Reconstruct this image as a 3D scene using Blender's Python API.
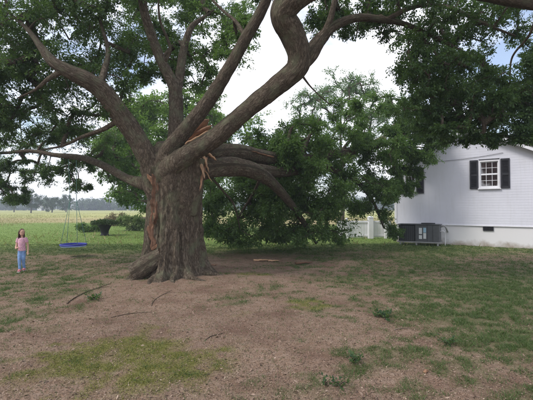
import bpy, bmesh, math, random
import numpy as np
from mathutils import Vector, Matrix

for o in list(bpy.data.objects): bpy.data.objects.remove(o)
SC = bpy.context.scene
COL = SC.collection
R = math.radians
rng = np.random.default_rng(7)
random.seed(7)

# ------------------------------------------------------------------ camera
F = 367.0                      # focal length in pixels of the 533 x 400 photograph
EYE = 1.72
PITCH = math.atan(8.0 / F)
cd = bpy.data.cameras.new('camera'); cam = bpy.data.objects.new('camera', cd); COL.objects.link(cam)
cd.sensor_width = 36.0; cd.lens = 36.0 * F / 533.0; cd.clip_start = 0.05; cd.clip_end = 4000
cam.location = (0, 0, EYE); cam.rotation_euler = (math.pi / 2 + PITCH, 0, 0)
SC.camera = cam

# ------------------------------------------------------------------ world, sun, exposure
SUN_EL, SUN_AZ = R(50), R(-118)          # azimuth from +Y (view direction), negative to the left
W = bpy.data.worlds.new('World'); SC.world = W; W.use_nodes = True
nt = W.node_tree; nt.nodes.clear()
out = nt.nodes.new('ShaderNodeOutputWorld'); bg = nt.nodes.new('ShaderNodeBackground')
sky = nt.nodes.new('ShaderNodeTexSky'); sky.sky_type = 'NISHITA'; sky.sun_disc = False
sky.sun_elevation = SUN_EL; sky.sun_rotation = SUN_AZ; sky.air_density = 1.0; sky.dust_density = 2.0
tc = nt.nodes.new('ShaderNodeTexCoord'); mp = nt.nodes.new('ShaderNodeMapping'); mp.inputs['Scale'].default_value = (1, 1, 2.2)
cn = nt.nodes.new('ShaderNodeTexNoise'); cn.inputs['Scale'].default_value = 2.3; cn.inputs['Detail'].default_value = 7; cn.inputs['Roughness'].default_value = .55
cr = nt.nodes.new('ShaderNodeValToRGB')
cr.color_ramp.elements[0].position = .40; cr.color_ramp.elements[0].color = (.12, .12, .12, 1)
cr.color_ramp.elements[1].position = .57; cr.color_ramp.elements[1].color = (1, 1, 1, 1)
mx = nt.nodes.new('ShaderNodeMix'); mx.data_type = 'RGBA'
mx.inputs[7].default_value = (7.6, 7.6, 8.1, 1)         # lit cloud, in the sky texture's own units
L = nt.links.new
L(tc.outputs['Generated'], mp.inputs[0]); L(mp.outputs[0], cn.inputs['Vector']); L(cn.outputs['Fac'], cr.inputs[0])
L(cr.outputs[0], mx.inputs[0]); L(sky.outputs[0], mx.inputs[6]); L(mx.outputs[2], bg.inputs[0]); L(bg.outputs[0], out.inputs[0])
bg.inputs[1].default_value = .15
sd = bpy.data.lights.new('sun', 'SUN'); sd.energy = 1.5; sd.angle = R(14); sd.color = (1, .95, .88)
sun = bpy.data.objects.new('sun', sd); COL.objects.link(sun)
sv = Vector((math.sin(SUN_AZ) * math.cos(SUN_EL), math.cos(SUN_AZ) * math.cos(SUN_EL), math.sin(SUN_EL)))
sun.rotation_euler = sv.to_track_quat('Z', 'Y').to_euler(); sun.location = sv * 60
vs = SC.view_settings; vs.view_transform = 'Standard'; vs.look = 'None'; vs.gamma = 1; vs.use_curve_mapping = False
vs.exposure = 0.55

# ------------------------------------------------------------------ helpers
CP, SP = math.cos(PITCH), math.sin(PITCH)
def at(px, py, Y):
    """the world point that stands Y metres ahead in the direction of a photograph pixel"""
    a = (px - 266.5) / F; b = (200 - py) / F
    d = np.array([a, CP - SP * b, SP + CP * b])
    return np.array([0, 0, EYE]) + d * (Y / d[1])

def _hash(i):
    i = i.astype(np.int64) & 0xffffffff
    i = ((i ^ (i >> 16)) * 0x45d9f3b) & 0xffffffff
    i = ((i ^ (i >> 16)) * 0x45d9f3b) & 0xffffffff
    return ((i ^ (i >> 16)) & 0xffff) / 65535.0
def noise3(p):
    p = np.asarray(p, float); f = np.floor(p); t = p - f; t = t * t * (3 - 2 * t); f = f.astype(np.int64)
    v = 0
    for dx in (0, 1):
        for dy in (0, 1):
            for dz in (0, 1):
                h = _hash((f[..., 0] + dx) * 73856093 ^ (f[..., 1] + dy) * 19349663 ^ (f[..., 2] + dz) * 83492791)
                w = (t[..., 0] if dx else 1 - t[..., 0]) * (t[..., 1] if dy else 1 - t[..., 1]) * (t[..., 2] if dz else 1 - t[..., 2])
                v = v + h * w
    return v
def fbm(p, o=4):
    p = np.asarray(p, float); v = 0; a = .5; s = 0
    for k in range(o):
        v = v + a * noise3(p * (2 ** k) + 17.3 * k); s += a; a *= .5
    return v / s
def fbm2(x, y, s, o=4, z=0.):
    return fbm(np.stack([np.asarray(x) * s, np.asarray(y) * s, np.full(np.shape(x), z)], -1), o)

def link(o, parent=None):
    COL.objects.link(o)
    if parent is not None: o.parent = parent
    return o
def tag(o, label=None, cat=None, group=None, kind=None):
    if label: o['label'] = label
    if cat: o['category'] = cat
    if group: o['group'] = group
    if kind: o['kind'] = kind
    return o
def empty(name, loc=(0, 0, 0), rz=0):
    o = bpy.data.objects.new(name, None); o.location = loc; o.rotation_euler = (0, 0, rz); o.empty_display_size = .2
    return link(o)
def raw_mesh(name, V, faces, mat=None, smooth=False, uv=None):
    """faces: (n,3) or (n,4) array, or a list of such arrays"""
    V = np.asarray(V, np.float32)
    if isinstance(faces, np.ndarray): faces = [faces]
    me = bpy.data.meshes.new(name)
    loops = np.concatenate([f.reshape(-1) for f in faces]).astype(np.int32)
    tot = np.concatenate([np.full(len(f), f.shape[1]) for f in faces]).astype(np.int32)
    st = np.concatenate([[0], np.cumsum(tot)[:-1]]).astype(np.int32)
    me.vertices.add(len(V)); me.vertices.foreach_set('co', V.reshape(-1))
    me.loops.add(len(loops)); me.loops.foreach_set('vertex_index', loops)
    me.polygons.add(len(tot)); me.polygons.foreach_set('loop_start', st); me.polygons.foreach_set('loop_total', tot)
    if smooth: me.polygons.foreach_set('use_smooth', np.ones(len(tot), bool))
    if uv is not None:
        l = me.uv_layers.new(name='UVMap'); l.data.foreach_set('uv', np.asarray(uv, np.float32)[loops].reshape(-1))
    me.update(calc_edges=True); me.validate()
    if mat: me.materials.append(mat)
    return me
def obj_np(name, V, faces, mat=None, parent=None, smooth=False, uv=None, origin=None):
    V = np.asarray(V, float)
    if origin is not None: V = V - np.asarray(origin)
    o = bpy.data.objects.new(name, raw_mesh(name, V, faces, mat, smooth, uv))
    if origin is not None: o.location = tuple(origin)
    return link(o, parent)
def obj_bm(name, bm, mat=None, parent=None, smooth=False):
    me = bpy.data.meshes.new(name); bm.normal_update(); bm.to_mesh(me); bm.free()
    if mat: me.materials.append(mat)
    if smooth:
        for p in me.polygons: p.use_smooth = True
    return link(bpy.data.objects.new(name, me), parent)
def bx(bm, c, s, M=None, bev=0.0):
    r = bmesh.ops.create_cube(bm, size=1.0)
    vs_ = r['verts']
    bmesh.ops.scale(bm, vec=s, verts=vs_)
    if bev:
        es = list({e for v in vs_ for e in v.link_edges})
        rr = bmesh.ops.bevel(bm, geom=es, offset=bev, segments=1, affect='EDGES'); vs_ = list({v for f in rr['faces'] for v in f.verts} | {v for v in vs_ if v.is_valid})
    bmesh.ops.translate(bm, vec=c, verts=vs_)
    if M is not None: bmesh.ops.transform(bm, matrix=M, verts=vs_)
    return vs_
def box_obj(name, c, s, mat, parent=None, bev=0.0, M=None):
    bm = bmesh.new(); bx(bm, c, s, M, bev); return obj_bm(name, bm, mat, parent)

def spline(P, n):
    P = np.asarray(P, float); m = len(P)
    Q = np.vstack([2 * P[0] - P[1], P, 2 * P[-1] - P[-2]])
    t = np.linspace(0, m - 1 - 1e-6, n); i = t.astype(int); u = (t - i)[:, None]
    a, b, c, d = Q[i], Q[i + 1], Q[i + 2], Q[i + 3]
    return .5 * (2 * b + (c - a) * u + (2 * a - 5 * b + 4 * c - d) * u ** 2 + (3 * b - a - 3 * c + d) * u ** 3)
def frames(C):
    T = np.gradient(C, axis=0); T /= np.linalg.norm(T, axis=1)[:, None] + 1e-9
    up = np.array([0, 0, 1.]) if abs(T[0][2]) < .9 else np.array([1., 0, 0])
    n = np.cross(T[0], up); n /= np.linalg.norm(n); N = [n]
    for k in range(1, len(C)):
        n = N[-1] - T[k] * np.dot(N[-1], T[k]); n /= np.linalg.norm(n) + 1e-9; N.append(n)
    N = np.array(N); return T, N, np.cross(T, N)
def tube(C, rad, seg=10, amp=0.0, fr=3.0, caps=True, off=0):
    """swept tube with rough surface; returns V, [faces], uv"""
    C = np.asarray(C, float); n = len(C); rad = np.asarray(rad, float)
    T, N, B = frames(C); a = np.linspace(0, 2 * math.pi, seg, endpoint=False)
    dirs = N[:, None] * np.cos(a)[None, :, None] + B[:, None] * np.sin(a)[None, :, None]
    r = np.repeat(rad[:, None], seg, 1)
    if amp:
        s = np.concatenate([[0], np.cumsum(np.linalg.norm(np.diff(C, axis=0), axis=1))])
        q = np.stack([np.cos(a)[None] * 1.6 * np.ones((n, 1)), np.sin(a)[None] * 1.6 * np.ones((n, 1)), s[:, None] * fr * np.ones((1, seg))], -1) + C[0].sum() * 3.1
        r = r * (1 + amp * 2 * (fbm(q, 3) - .5)) 
        q2 = q * np.array([3.6, 3.6, 1.5]); r = r * (1 + amp * .8 * (.45 - np.abs(noise3(q2) - .5) * 2))
    V = (C[:, None] + dirs * r[..., None]).reshape(-1, 3)
    s = np.concatenate([[0], np.cumsum(np.linalg.norm(np.diff(C, axis=0), axis=1))])
    uv = np.stack([np.repeat((a / (2 * math.pi))[None], n, 0) * 2 * math.pi * rad.max(), np.repeat(s[:, None], seg, 1)], -1).reshape(-1, 2)
    i, j = np.meshgrid(np.arange(n - 1), np.arange(seg), indexing='ij'); j2 = (j + 1) % seg
    f = np.stack([i * seg + j, i * seg + j2, (i + 1) * seg + j2, (i + 1) * seg + j], -1).reshape(-1, 4)
    fs = [f]
    if caps:
        k = len(V); V = np.vstack([V, C[0], C[-1]]); uv = np.vstack([uv, [0, 0], [0, s[-1]]])
        jj = np.arange(seg); j2 = (jj + 1) % seg
        fs.append(np.concatenate([np.stack([np.full(seg, k), j2, jj], -1), np.stack([np.full(seg, k + 1), (n - 1) * seg + jj, (n - 1) * seg + j2], -1)]))
    return V, [g + off for g in fs], uv
class Pile:
    """collects pieces into one mesh"""
    def __init__(s): s.V = []; s.q = []; s.t = []; s.uv = []; s.n = 0
    def add(s, V, fs, uv=None):
        for f in fs:
            (s.q if f.shape[1] == 4 else s.t).append(f + s.n)
        s.V.append(V); s.uv.append(np.zeros((len(V), 2)) if uv is None else uv); s.n += len(V)
    def tube(s, *a, **k): s.add(*tube(*a, **k))
    def obj(s, name, mat, parent=None, smooth=True, origin=None):
        fs = ([np.concatenate(s.q)] if s.q else []) + ([np.concatenate(s.t)] if s.t else [])
        return obj_np(name, np.concatenate(s.V), fs, mat, parent, smooth, np.concatenate(s.uv), origin)

# ------------------------------------------------------------------ materials
class NB:
    def __init__(s, name):
        s.m = bpy.data.materials.new(name); s.m.use_nodes = True; s.t = s.m.node_tree; s.n = s.t.nodes; s.l = s.t.links.new
        s.p = s.n['Principled BSDF']; s.o = s.n['Material Output']
    def node(s, t, **k):
        x = s.n.new(t)
        for a, b in k.items(): setattr(x, a, b)
        return x
    def coord(s, kind='Object', scale=(1, 1, 1)):
        c = s.node('ShaderNodeTexCoord'); m = s.node('ShaderNodeMapping'); m.inputs['Scale'].default_value = scale
        s.l(c.outputs[kind], m.inputs[0]); return m.outputs[0]
    def pos(s, scale=(1, 1, 1)):
        c = s.node('ShaderNodeNewGeometry'); m = s.node('ShaderNodeMapping'); m.inputs['Scale'].default_value = scale
        s.l(c.outputs['Position'], m.inputs[0]); return m.outputs[0]
    def noise(s, vec, scale, detail=5, rough=.55, dist=0):
        x = s.node('ShaderNodeTexNoise'); x.inputs['Scale'].default_value = scale; x.inputs['Detail'].default_value = detail
        x.inputs['Roughness'].default_value = rough; x.inputs['Distortion'].default_value = dist
        s.l(vec, x.inputs['Vector']); return x.outputs['Fac']
    def ramp(s, fac, stops):
        r = s.node('ShaderNodeValToRGB'); e = r.color_ramp.elements
        while len(e) < len(stops): e.new(.5)
        for k, (p, c) in enumerate(stops): e[k].position = p; e[k].color = (*c, 1) if len(c) == 3 else c
        s.l(fac, r.inputs[0]); return r.outputs[0]
    def mix(s, fac, a, b, mode='MIX'):
        m = s.node('ShaderNodeMix', data_type='RGBA', blend_type=mode)
        for v, i in ((fac, 0), (a, 6), (b, 7)):
            if isinstance(v, (int, float)): m.inputs[i].default_value = v
            elif isinstance(v, tuple): m.inputs[i].default_value = (*v, 1)
            else: s.l(v, m.inputs[i])
        return m.outputs[2]
    def math(s, op, a, b=0.0):
        m = s.node('ShaderNodeMath', operation=op)
        for v, i in ((a, 0), (b, 1)):
            if isinstance(v, (int, float)): m.inputs[i].default_value = v
            else: s.l(v, m.inputs[i])
        return m.outputs[0]
    def attr(s, name): return s.node('ShaderNodeAttribute', attribute_name=name).outputs['Fac']
    def col(s, v):
        if isinstance(v, tuple): s.p.inputs['Base Color'].default_value = (*v, 1)
        else: s.l(v, s.p.inputs['Base Color'])
    def rough(s, v): s.p.inputs['Roughness'].default_value = v
    def bump(s, h, strength=.5, dist=.02):
        b = s.node('ShaderNodeBump'); b.inputs['Strength'].default_value = strength; b.inputs['Distance'].default_value = dist
        s.l(h, b.inputs['Height']); s.l(b.outputs[0], s.p.inputs['Normal'])
    def spec(s, v): s.p.inputs['Specular IOR Level'].default_value = v

def plain(name, c, rough=.6, var=.25, scale=6., spec=.3, metal=0., bump=0.0):
    b = NB(name); v = b.coord('Object')
    n = b.noise(v, scale, 6, .6)
    lo = tuple(x * (1 - var) for x in c); hi = tuple(min(1, x * (1 + var * .6)) for x in c)
    b.col(b.ramp(n, [(.3, lo), (.7, hi)])); b.rough(rough); b.spec(spec); b.p.inputs['Metallic'].default_value = metal
    if bump: b.bump(b.noise(v, scale * 8, 4), bump, .005)
    return b.m

def bark_mat(name, uvspace, tint=(1, 1, 1), lichen=.5):
    b = NB(name)
    if uvspace: v1 = b.coord('UV', (1, .36, 1)); v2 = b.coord('UV', (1, 1, 1))
    else: v1 = b.pos((1, 1, .30)); v2 = b.pos()
    w = b.noise(v2, 3, 3)
    n = b.noise(v1, 16, 4, .55, .5); rid = b.math('SUBTRACT', 1.0, b.math('ABSOLUTE', b.math('SUBTRACT', b.math('MULTIPLY', n, 2.6), 1.3)))
    n2 = b.noise(v1, 38, 4, .65, .4); rid2 = b.math('ABSOLUTE', b.math('SUBTRACT', b.math('MULTIPLY', n2, 2.4), 1.2))
    fine = b.noise(v2, 70, 5, .7)
    h = b.math('ADD', b.math('MULTIPLY', rid2, .55), b.math('ADD', b.math('MULTIPLY', b.math('SUBTRACT', 1.0, rid), .75), b.math('MULTIPLY', fine, .28)))
    t = lambda c: tuple(x * y for x, y in zip(c, tint))
    c1 = b.ramp(h, [(.15, t((.042, .033, .025))), (.42, t((.135, .112, .088))), (.8, t((.25, .22, .18)))])
    li = b.ramp(w, [(.5, (0, 0, 0)), (.68, (1, 1, 1))])
    c2 = b.mix(b.math('MULTIPLY', li, lichen), c1, b.mix(fine, t((.075, .085, .05)), t((.2, .215, .15))))
    b.col(c2); b.rough(.95); b.spec(.15)
    b.bump(h, .9, .04)
    return b.m
def leaf_mat(name, stops, trans=.35, gloss=.45):
    b = NB(name); g = b.node('ShaderNodeNewGeometry')
    big = b.noise(b.pos(), .9, 2)
    k = b.math('ADD', b.math('MULTIPLY', g.outputs['Random Per Island'], .7), b.math('MULTIPLY', big, .3))
    c = b.ramp(k, stops); b.col(c); b.rough(gloss); b.spec(.35)
    tr = b.node('ShaderNodeBsdfTranslucent'); ms = b.node('ShaderNodeMixShader'); ms.inputs[0].default_value = trans
    tc_ = b.mix(.5, c, (.18, .32, .035))
    b.l(tc_, tr.inputs[0]); b.l(b.p.outputs[0], ms.inputs[1]); b.l(tr.outputs[0], ms.inputs[2]); b.l(ms.outputs[0], b.o.inputs[0])
    return b.m
M = {}
M['bark_trunk'] = bark_mat('bark_trunk', False, (1.05, 1.0, .92), .8)
M['bark'] = bark_mat('bark_limb', True, (1.04, 1.0, .93), .75)
M['bark_pale'] = bark_mat('bark_weathered', True, (2.9, 2.85, 2.75), .15)
M['bark_dead'] = bark_mat('bark_dead', True, (1.7, 1.55, 1.4), .1)
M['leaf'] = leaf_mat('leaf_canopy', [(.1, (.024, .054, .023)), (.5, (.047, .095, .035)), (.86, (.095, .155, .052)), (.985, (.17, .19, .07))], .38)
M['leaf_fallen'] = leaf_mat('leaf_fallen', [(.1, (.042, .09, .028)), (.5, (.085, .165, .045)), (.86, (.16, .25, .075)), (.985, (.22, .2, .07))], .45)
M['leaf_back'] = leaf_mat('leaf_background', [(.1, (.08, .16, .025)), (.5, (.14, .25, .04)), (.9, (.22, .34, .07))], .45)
M['leaf_far'] = leaf_mat('leaf_far', [(.1, (.03, .055, .025)), (.5, (.05, .085, .035)), (.9, (.08, .12, .05))], .2)
M['leaf_mid_lit'] = leaf_mat('leaf_upper_lit', [(.1, (.045, .09, .03)), (.5, (.085, .155, .05)), (.9, (.15, .23, .075))], .48)  # lighter copy of the canopy leaves; brighter top-centre light put into the colour
M['leaf_airy'] = leaf_mat('leaf_airy', [(.1, (.07, .13, .06)), (.5, (.11, .19, .09)), (.9, (.17, .26, .12))], .45)
M['leaf_dry'] = leaf_mat('leaf_pale_dry', [(.1, (.16, .24, .09)), (.5, (.27, .35, .15)), (.9, (.38, .44, .22))], .3)
M['leaf_brown'] = leaf_mat('leaf_brown', [(.1, (.12, .07, .04)), (.5, (.2, .13, .08)), (.9, (.3, .2, .13))], .2)

def torn_wood(name, c):
    b = NB(name); v = b.coord('Object', (1, 1, 1)); v1 = b.coord('UV', (30, 2.5, 1))
    n = b.noise(v1, 1, 5, .6); m = b.noise(v, 5, 3)
    c1 = b.ramp(n, [(.25, tuple(x * .35 for x in c)), (.5, c), (.75, tuple(min(1, x * 1.45) for x in c))])
    b.col(b.mix(b.ramp(m, [(.45, (0, 0, 0)), (.7, (1, 1, 1))]), c1, tuple(x * .5 for x in c)))
    b.rough(.85); b.spec(.2); b.bump(n, .8, .02); return b.m
M['torn'] = torn_wood('torn_heartwood', (.36, .205, .125))
M['torn_pale'] = torn_wood('torn_sapwood', (.52, .33, .20))
M['torn_red'] = torn_wood('torn_rotten_wood', (.15, .083, .052))

# ------------------------------------------------------------------ ground
TX, TY = -2.33, 9.2
def sm(a, b, x):
    t = np.clip((x - a) / (b - a), 0, 1); return t * t * (3 - 2 * t)
def gz(x, y):
    x = np.asarray(x, float); y = np.asarray(y, float)
    d2 = (x - TX) ** 2 + (y - TY) ** 2
    near = 1 - sm(25, 60, np.hypot(x, y))
    return .10 * np.exp(-d2 / 5.) + near * .05 * (fbm2(x, y, .45, 3) - .5) + near * .03 * (fbm2(x, y, 2.6, 3, 5.) - .5)
def masks(x, y):
    """grass cover, moss cover"""
    n = fbm2(x, y, .55, 4, 1.); n2 = fbm2(x, y, 1.9, 4, 2.); n3 = fbm2(x, y, 6., 3, 3.)
    nn = (n - .5) * 1.2 + (n2 - .5) * 1.1 + (n3 - .5) * 1.3
    far = sm(12.0, 16.5, y + .12 * np.abs(x + 1)) * .9
    right = sm(-.8, 3.8, x - .05 * y) * .74
    rr = sm(0, 1, 1 - np.hypot((x - 5.4) / 3.0, (y - 8.2) / 3.4)) * 1.4
    left = sm(-2.2, -5.6, x - .10 * (y - 4)) * .44
    mid = sm(-.5, 1.6, x) * sm(8.5, 11.5, y) * .45
    moss = sm(0, .75, 1 - np.hypot((x + 1.62) / 1.6, (y - 4.35) / 1.7)) + .55 * sm(0, .7, 1 - np.hypot((x - .75) / .55, (y - 6.6) / .5)) + .6 * sm(0, .7, 1 - np.hypot((x + .3) / .6, (y - 5.8) / .4)) + .55*sm(0, .7, 1 - np.hypot((x + .35) / .7, (y - 9.4) / .35))
    g = np.clip(np.maximum.reduce([far * 1.1, right, rr, left, mid]) * 1.0 + nn * 1.15 - .12, 0, 1)
    g = np.where(y > 17, np.maximum(g, .75), g)
    m = np.clip(moss * .8 + nn * 1.6 * sm(.02, .3, moss) - .05, 0, 1)
    return g, m
def axis(lo, hi, near, step, grow):
    a = [0.]; s = step
    while a[-1] < hi:
        if a[-1] > near: s *= grow
        a.append(a[-1] + s)
    b = [0.]; s = step
    while b[-1] < -lo:
        if b[-1] > near: s *= grow
        b.append(b[-1] + s)
    return np.array([-v for v in b[:0:-1]] + a)
gx = axis(-900, 900, 8, .09, 1.09); gy = 2.5 + axis(-40, 1100, 10, .09, 1.07)
XX, YY = np.meshgrid(gx, gy); nyy, nxx = XX.shape
ZZ = gz(XX, YY)
i, j = np.meshgrid(np.arange(nyy - 1), np.arange(nxx - 1), indexing='ij')
gf = np.stack([i * nxx + j, i * nxx + j + 1, (i + 1) * nxx + j + 1, (i + 1) * nxx + j], -1).reshape(-1, 4)
b = NB('yard_ground')
p = b.pos()
n1 = b.noise(p, 1.3, 6, .6); n2 = b.noise(p, 11, 6, .7); n3 = b.noise(p, 60, 4, .7); n4 = b.noise(p, .035, 5, .6)
dirt = b.mix(b.ramp(n3, [(.35, (0, 0, 0)), (.65, (1, 1, 1))]), (.115, .074, .048), (.31, .212, .15))
dirt = b.mix(b.ramp(n2, [(.42, (0, 0, 0)), (.62, (1, 1, 1))]), dirt, b.mix(n3, (.17, .118, .085), (.35, .26, .20)))
dirt = b.mix(b.ramp(n1, [(.45, (0, 0, 0)), (.7, (.9, .9, .9))]), dirt, b.mix(n3, (.075, .048, .038), (.20, .115, .08)))
gr = b.mix(b.ramp(n2, [(.35, (0, 0, 0)), (.65, (1, 1, 1))]), (.045, .07, .022), (.105, .125, .048))
ms = b.mix(b.ramp(n3, [(.35, (0, 0, 0)), (.65, (1, 1, 1))]), (.095, .10, .022), (.21, .21, .055))
c = b.mix(b.math('MULTIPLY', b.attr('grass'), .7), dirt, gr); c = b.mix(b.math('MULTIPLY', b.attr('moss'), .85), c, ms)
lawn = b.mix(n1, (.13, .205, .05), (.20, .27, .075)); c = b.mix(b.attr('lawn'), c, lawn)
hay = b.mix(b.ramp(n4, [(.35, (0, 0, 0)), (.65, (1, 1, 1))]), (.27, .25, .11), (.35, .28, .15)); c = b.mix(b.attr('hay'), c, hay)
pas = b.mix(b.ramp(n4, [(.3, (0, 0, 0)), (.7, (1, 1, 1))]), (.29, .31, .11), (.38, .37, .15)); c = b.mix(b.attr('pasture'), c, pas)
b.col(c); b.rough(1); b.spec(.1)
b.bump(b.math('ADD', n2, b.math('MULTIPLY', n3, .5)), .7, .03)
M['ground'] = b.m
ground = obj_np('ground', np.stack([XX, YY, ZZ], -1).reshape(-1, 3), gf, M['ground'], smooth=True)
tag(ground, 'brown leaf-littered yard running into lawn and pale pasture', kind='structure')
g_, m_ = masks(XX, YY)
wob = (fbm2(XX, YY, .12, 3, 9.) - .5)
lawn_ = sm(12.5, 21, YY + wob * 6 - .05 * XX) * 1.0
hay_ = sm(34, 40, YY + wob * 16 + .12 * XX); pas_ = sm(58, 75, YY + wob * 24)
for nme, a in (('grass', g_), ('moss', m_), ('lawn', lawn_), ('hay', hay_), ('pasture', pas_)):
    at_ = ground.data.attributes.new(nme, 'FLOAT', 'POINT'); at_.data.foreach_set('value', a.reshape(-1).astype(np.float32))

# ------------------------------------------------------------------ foliage machinery
def leaves_mesh(P, D, size, aspect=.5, seed=0, droop=.25):
    """one folded four-cornered leaf at every point; D is the growth direction"""
    r = np.random.default_rng(seed); n = len(P)
    d = D + r.normal(0, .65, (n, 3)); d[:, 2] -= droop; d /= np.linalg.norm(d, axis=1)[:, None] + 1e-9
    up = np.array([0, 0, 1.]) + r.normal(0, .55, (n, 3))
    s = np.cross(d, up); s /= np.linalg.norm(s, axis=1)[:, None] + 1e-9
    u = np.cross(s, d); L_ = (size * r.uniform(.6, 1.3, n))[:, None]; w = L_ * aspect * .5
    a = P; t = P + d * L_ - u * L_ * .12; m = P + d * L_ * .45
    l = m + s * w + u * w * .45; rr = m - s * w + u * w * .45
    V = np.stack([a, rr, t, l], 1).reshape(-1, 3); k = np.arange(n) * 4
    return V, np.concatenate([np.stack([k, k + 1, k + 2], -1), np.stack([k, k + 2, k + 3], -1)])

def crown(parent, limbs, clumps, leaf_size, per_twig, twigs, mat, bark, seed, aspect=.5, name='foliage', bname='branches', base_r=.007, droop=.25, maxr=.09):
    """clumps: list of (centre, radius). Branches grow from the limbs through the clumps, twigs in each clump carry leaves."""
    r = np.random.default_rng(seed)
    nodes = [np.asarray(l, float) for l in limbs]; P = np.concatenate(nodes); n0 = len(P)
    par = [-1] * n0; pts = [p for p in P]; centre_node = {}
    todo = list(range(len(clumps))); Cn = np.array([c for c, _ in clumps], float)
    d = np.array([np.min(np.linalg.norm(P - c, axis=1)) for c in Cn]); near = np.array([np.argmin(np.linalg.norm(P - c, axis=1)) for c in Cn])
    paths = []
    alive = np.ones(len(clumps), bool)
    while alive.any():
        k = int(np.argmin(np.where(alive, d, 1e9))); alive[k] = False
        a = int(near[k]); A = pts[a]; B = Cn[k]; v = B - A; ln = np.linalg.norm(v)
        mid = A + v * .5 + np.array([0, 0, .10 * ln]) + r.normal(0, .06 * ln, 3)
        im = len(pts); pts.append(mid); par.append(a); ib = len(pts); pts.append(B); par.append(im); centre_node[k] = ib
        for idx, p in ((im, mid), (ib, B)):
            dd = np.linalg.norm(Cn - p, axis=1); m = alive & (dd < d); d[m] = dd[m]; near[m] = idx
        paths.append((a, im, ib))
    cnt = np.zeros(len(pts))
    for k in centre_node.values():
        x = k
        while x >= n0: cnt[x] += 1; x = par[x]
    pile = Pile(); LP = []; LD = []
    for a, im, ib in paths:
        C = spline([pts[a], pts[im], pts[ib]], 7)
        r1 = min(maxr, base_r * 1.7 * (cnt[im] + 1) ** .55); r2 = min(maxr, base_r * 1.7 * (cnt[ib] + .3) ** .55)
        pile.tube(C, np.linspace(r1, max(r2, base_r), 7), 5, caps=False)
    for k, (c, rad) in enumerate(clumps):
        rad = np.asarray(rad, float) * np.ones(3)
        nt_ = max(3, int(twigs * r.uniform(.6, 1.4)))
        e = r.normal(0, 1, (nt_, 3)); e /= np.linalg.norm(e, axis=1)[:, None]
        e *= (r.uniform(.15, 1, nt_) ** .45)[:, None] * r.uniform(.7, 1.25, (nt_, 1))
        E = c + e * rad
        E[:, 2] = np.maximum(E[:, 2], gz(E[:, 0], E[:, 1]) + .04)
        for q in range(nt_):
            v = E[q] - c; m = c + v * .55 + np.array([0, 0, .08 * np.linalg.norm(v)])
            if q % 3 == 0: pile.tube(np.array([c, m, E[q]]), [base_r * .75, base_r * .55, base_r * .3], 3, caps=False)
            t = r.uniform(.25, 1.08, per_twig)[:, None]
            LP.append(c * (1 - t) ** 2 + 2 * m * t * (1 - t) + E[q] * t ** 2 + r.normal(0, .045, (per_twig, 3)) * (leaf_size / .09))
            LD.append(np.repeat((v / (np.linalg.norm(v) + 1e-6))[None], per_twig, 0))
    LP = np.concatenate(LP); LD = np.concatenate(LD)
    LP[:, 2] = np.maximum(LP[:, 2], gz(LP[:, 0], LP[:, 1]) + .02)
    br = pile.obj(bname, bark, parent); br['kind'] = 'stuff'
    V, f = leaves_mesh(LP, LD, leaf_size, aspect, seed + 1, droop)
    V[:, 2] = np.maximum(V[:, 2], gz(V[:, 0], V[:, 1]) + .005)
    o = obj_np(name, V, f, mat, parent); o['kind'] = 'stuff'
    return o
def region(n, x0, x1, y0, y1, d0, d1, r0, r1, seed, gaps=()):
    r = np.random.default_rng(seed); res = []
    while len(res) < n:
        x, y = r.uniform(x0, x1), r.uniform(y0, y1)
        if any(math.hypot((x - gx_) / ra, (y - gy_) / rb) < 1 for gx_, gy_, ra, rb in gaps): n -= .25; continue
        dd = r.uniform(d0, d1); s = r.uniform(r0, r1)
        res.append((at(x, y, dd), np.array([1.15, 1.15, .8]) * s))
    return res

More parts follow.
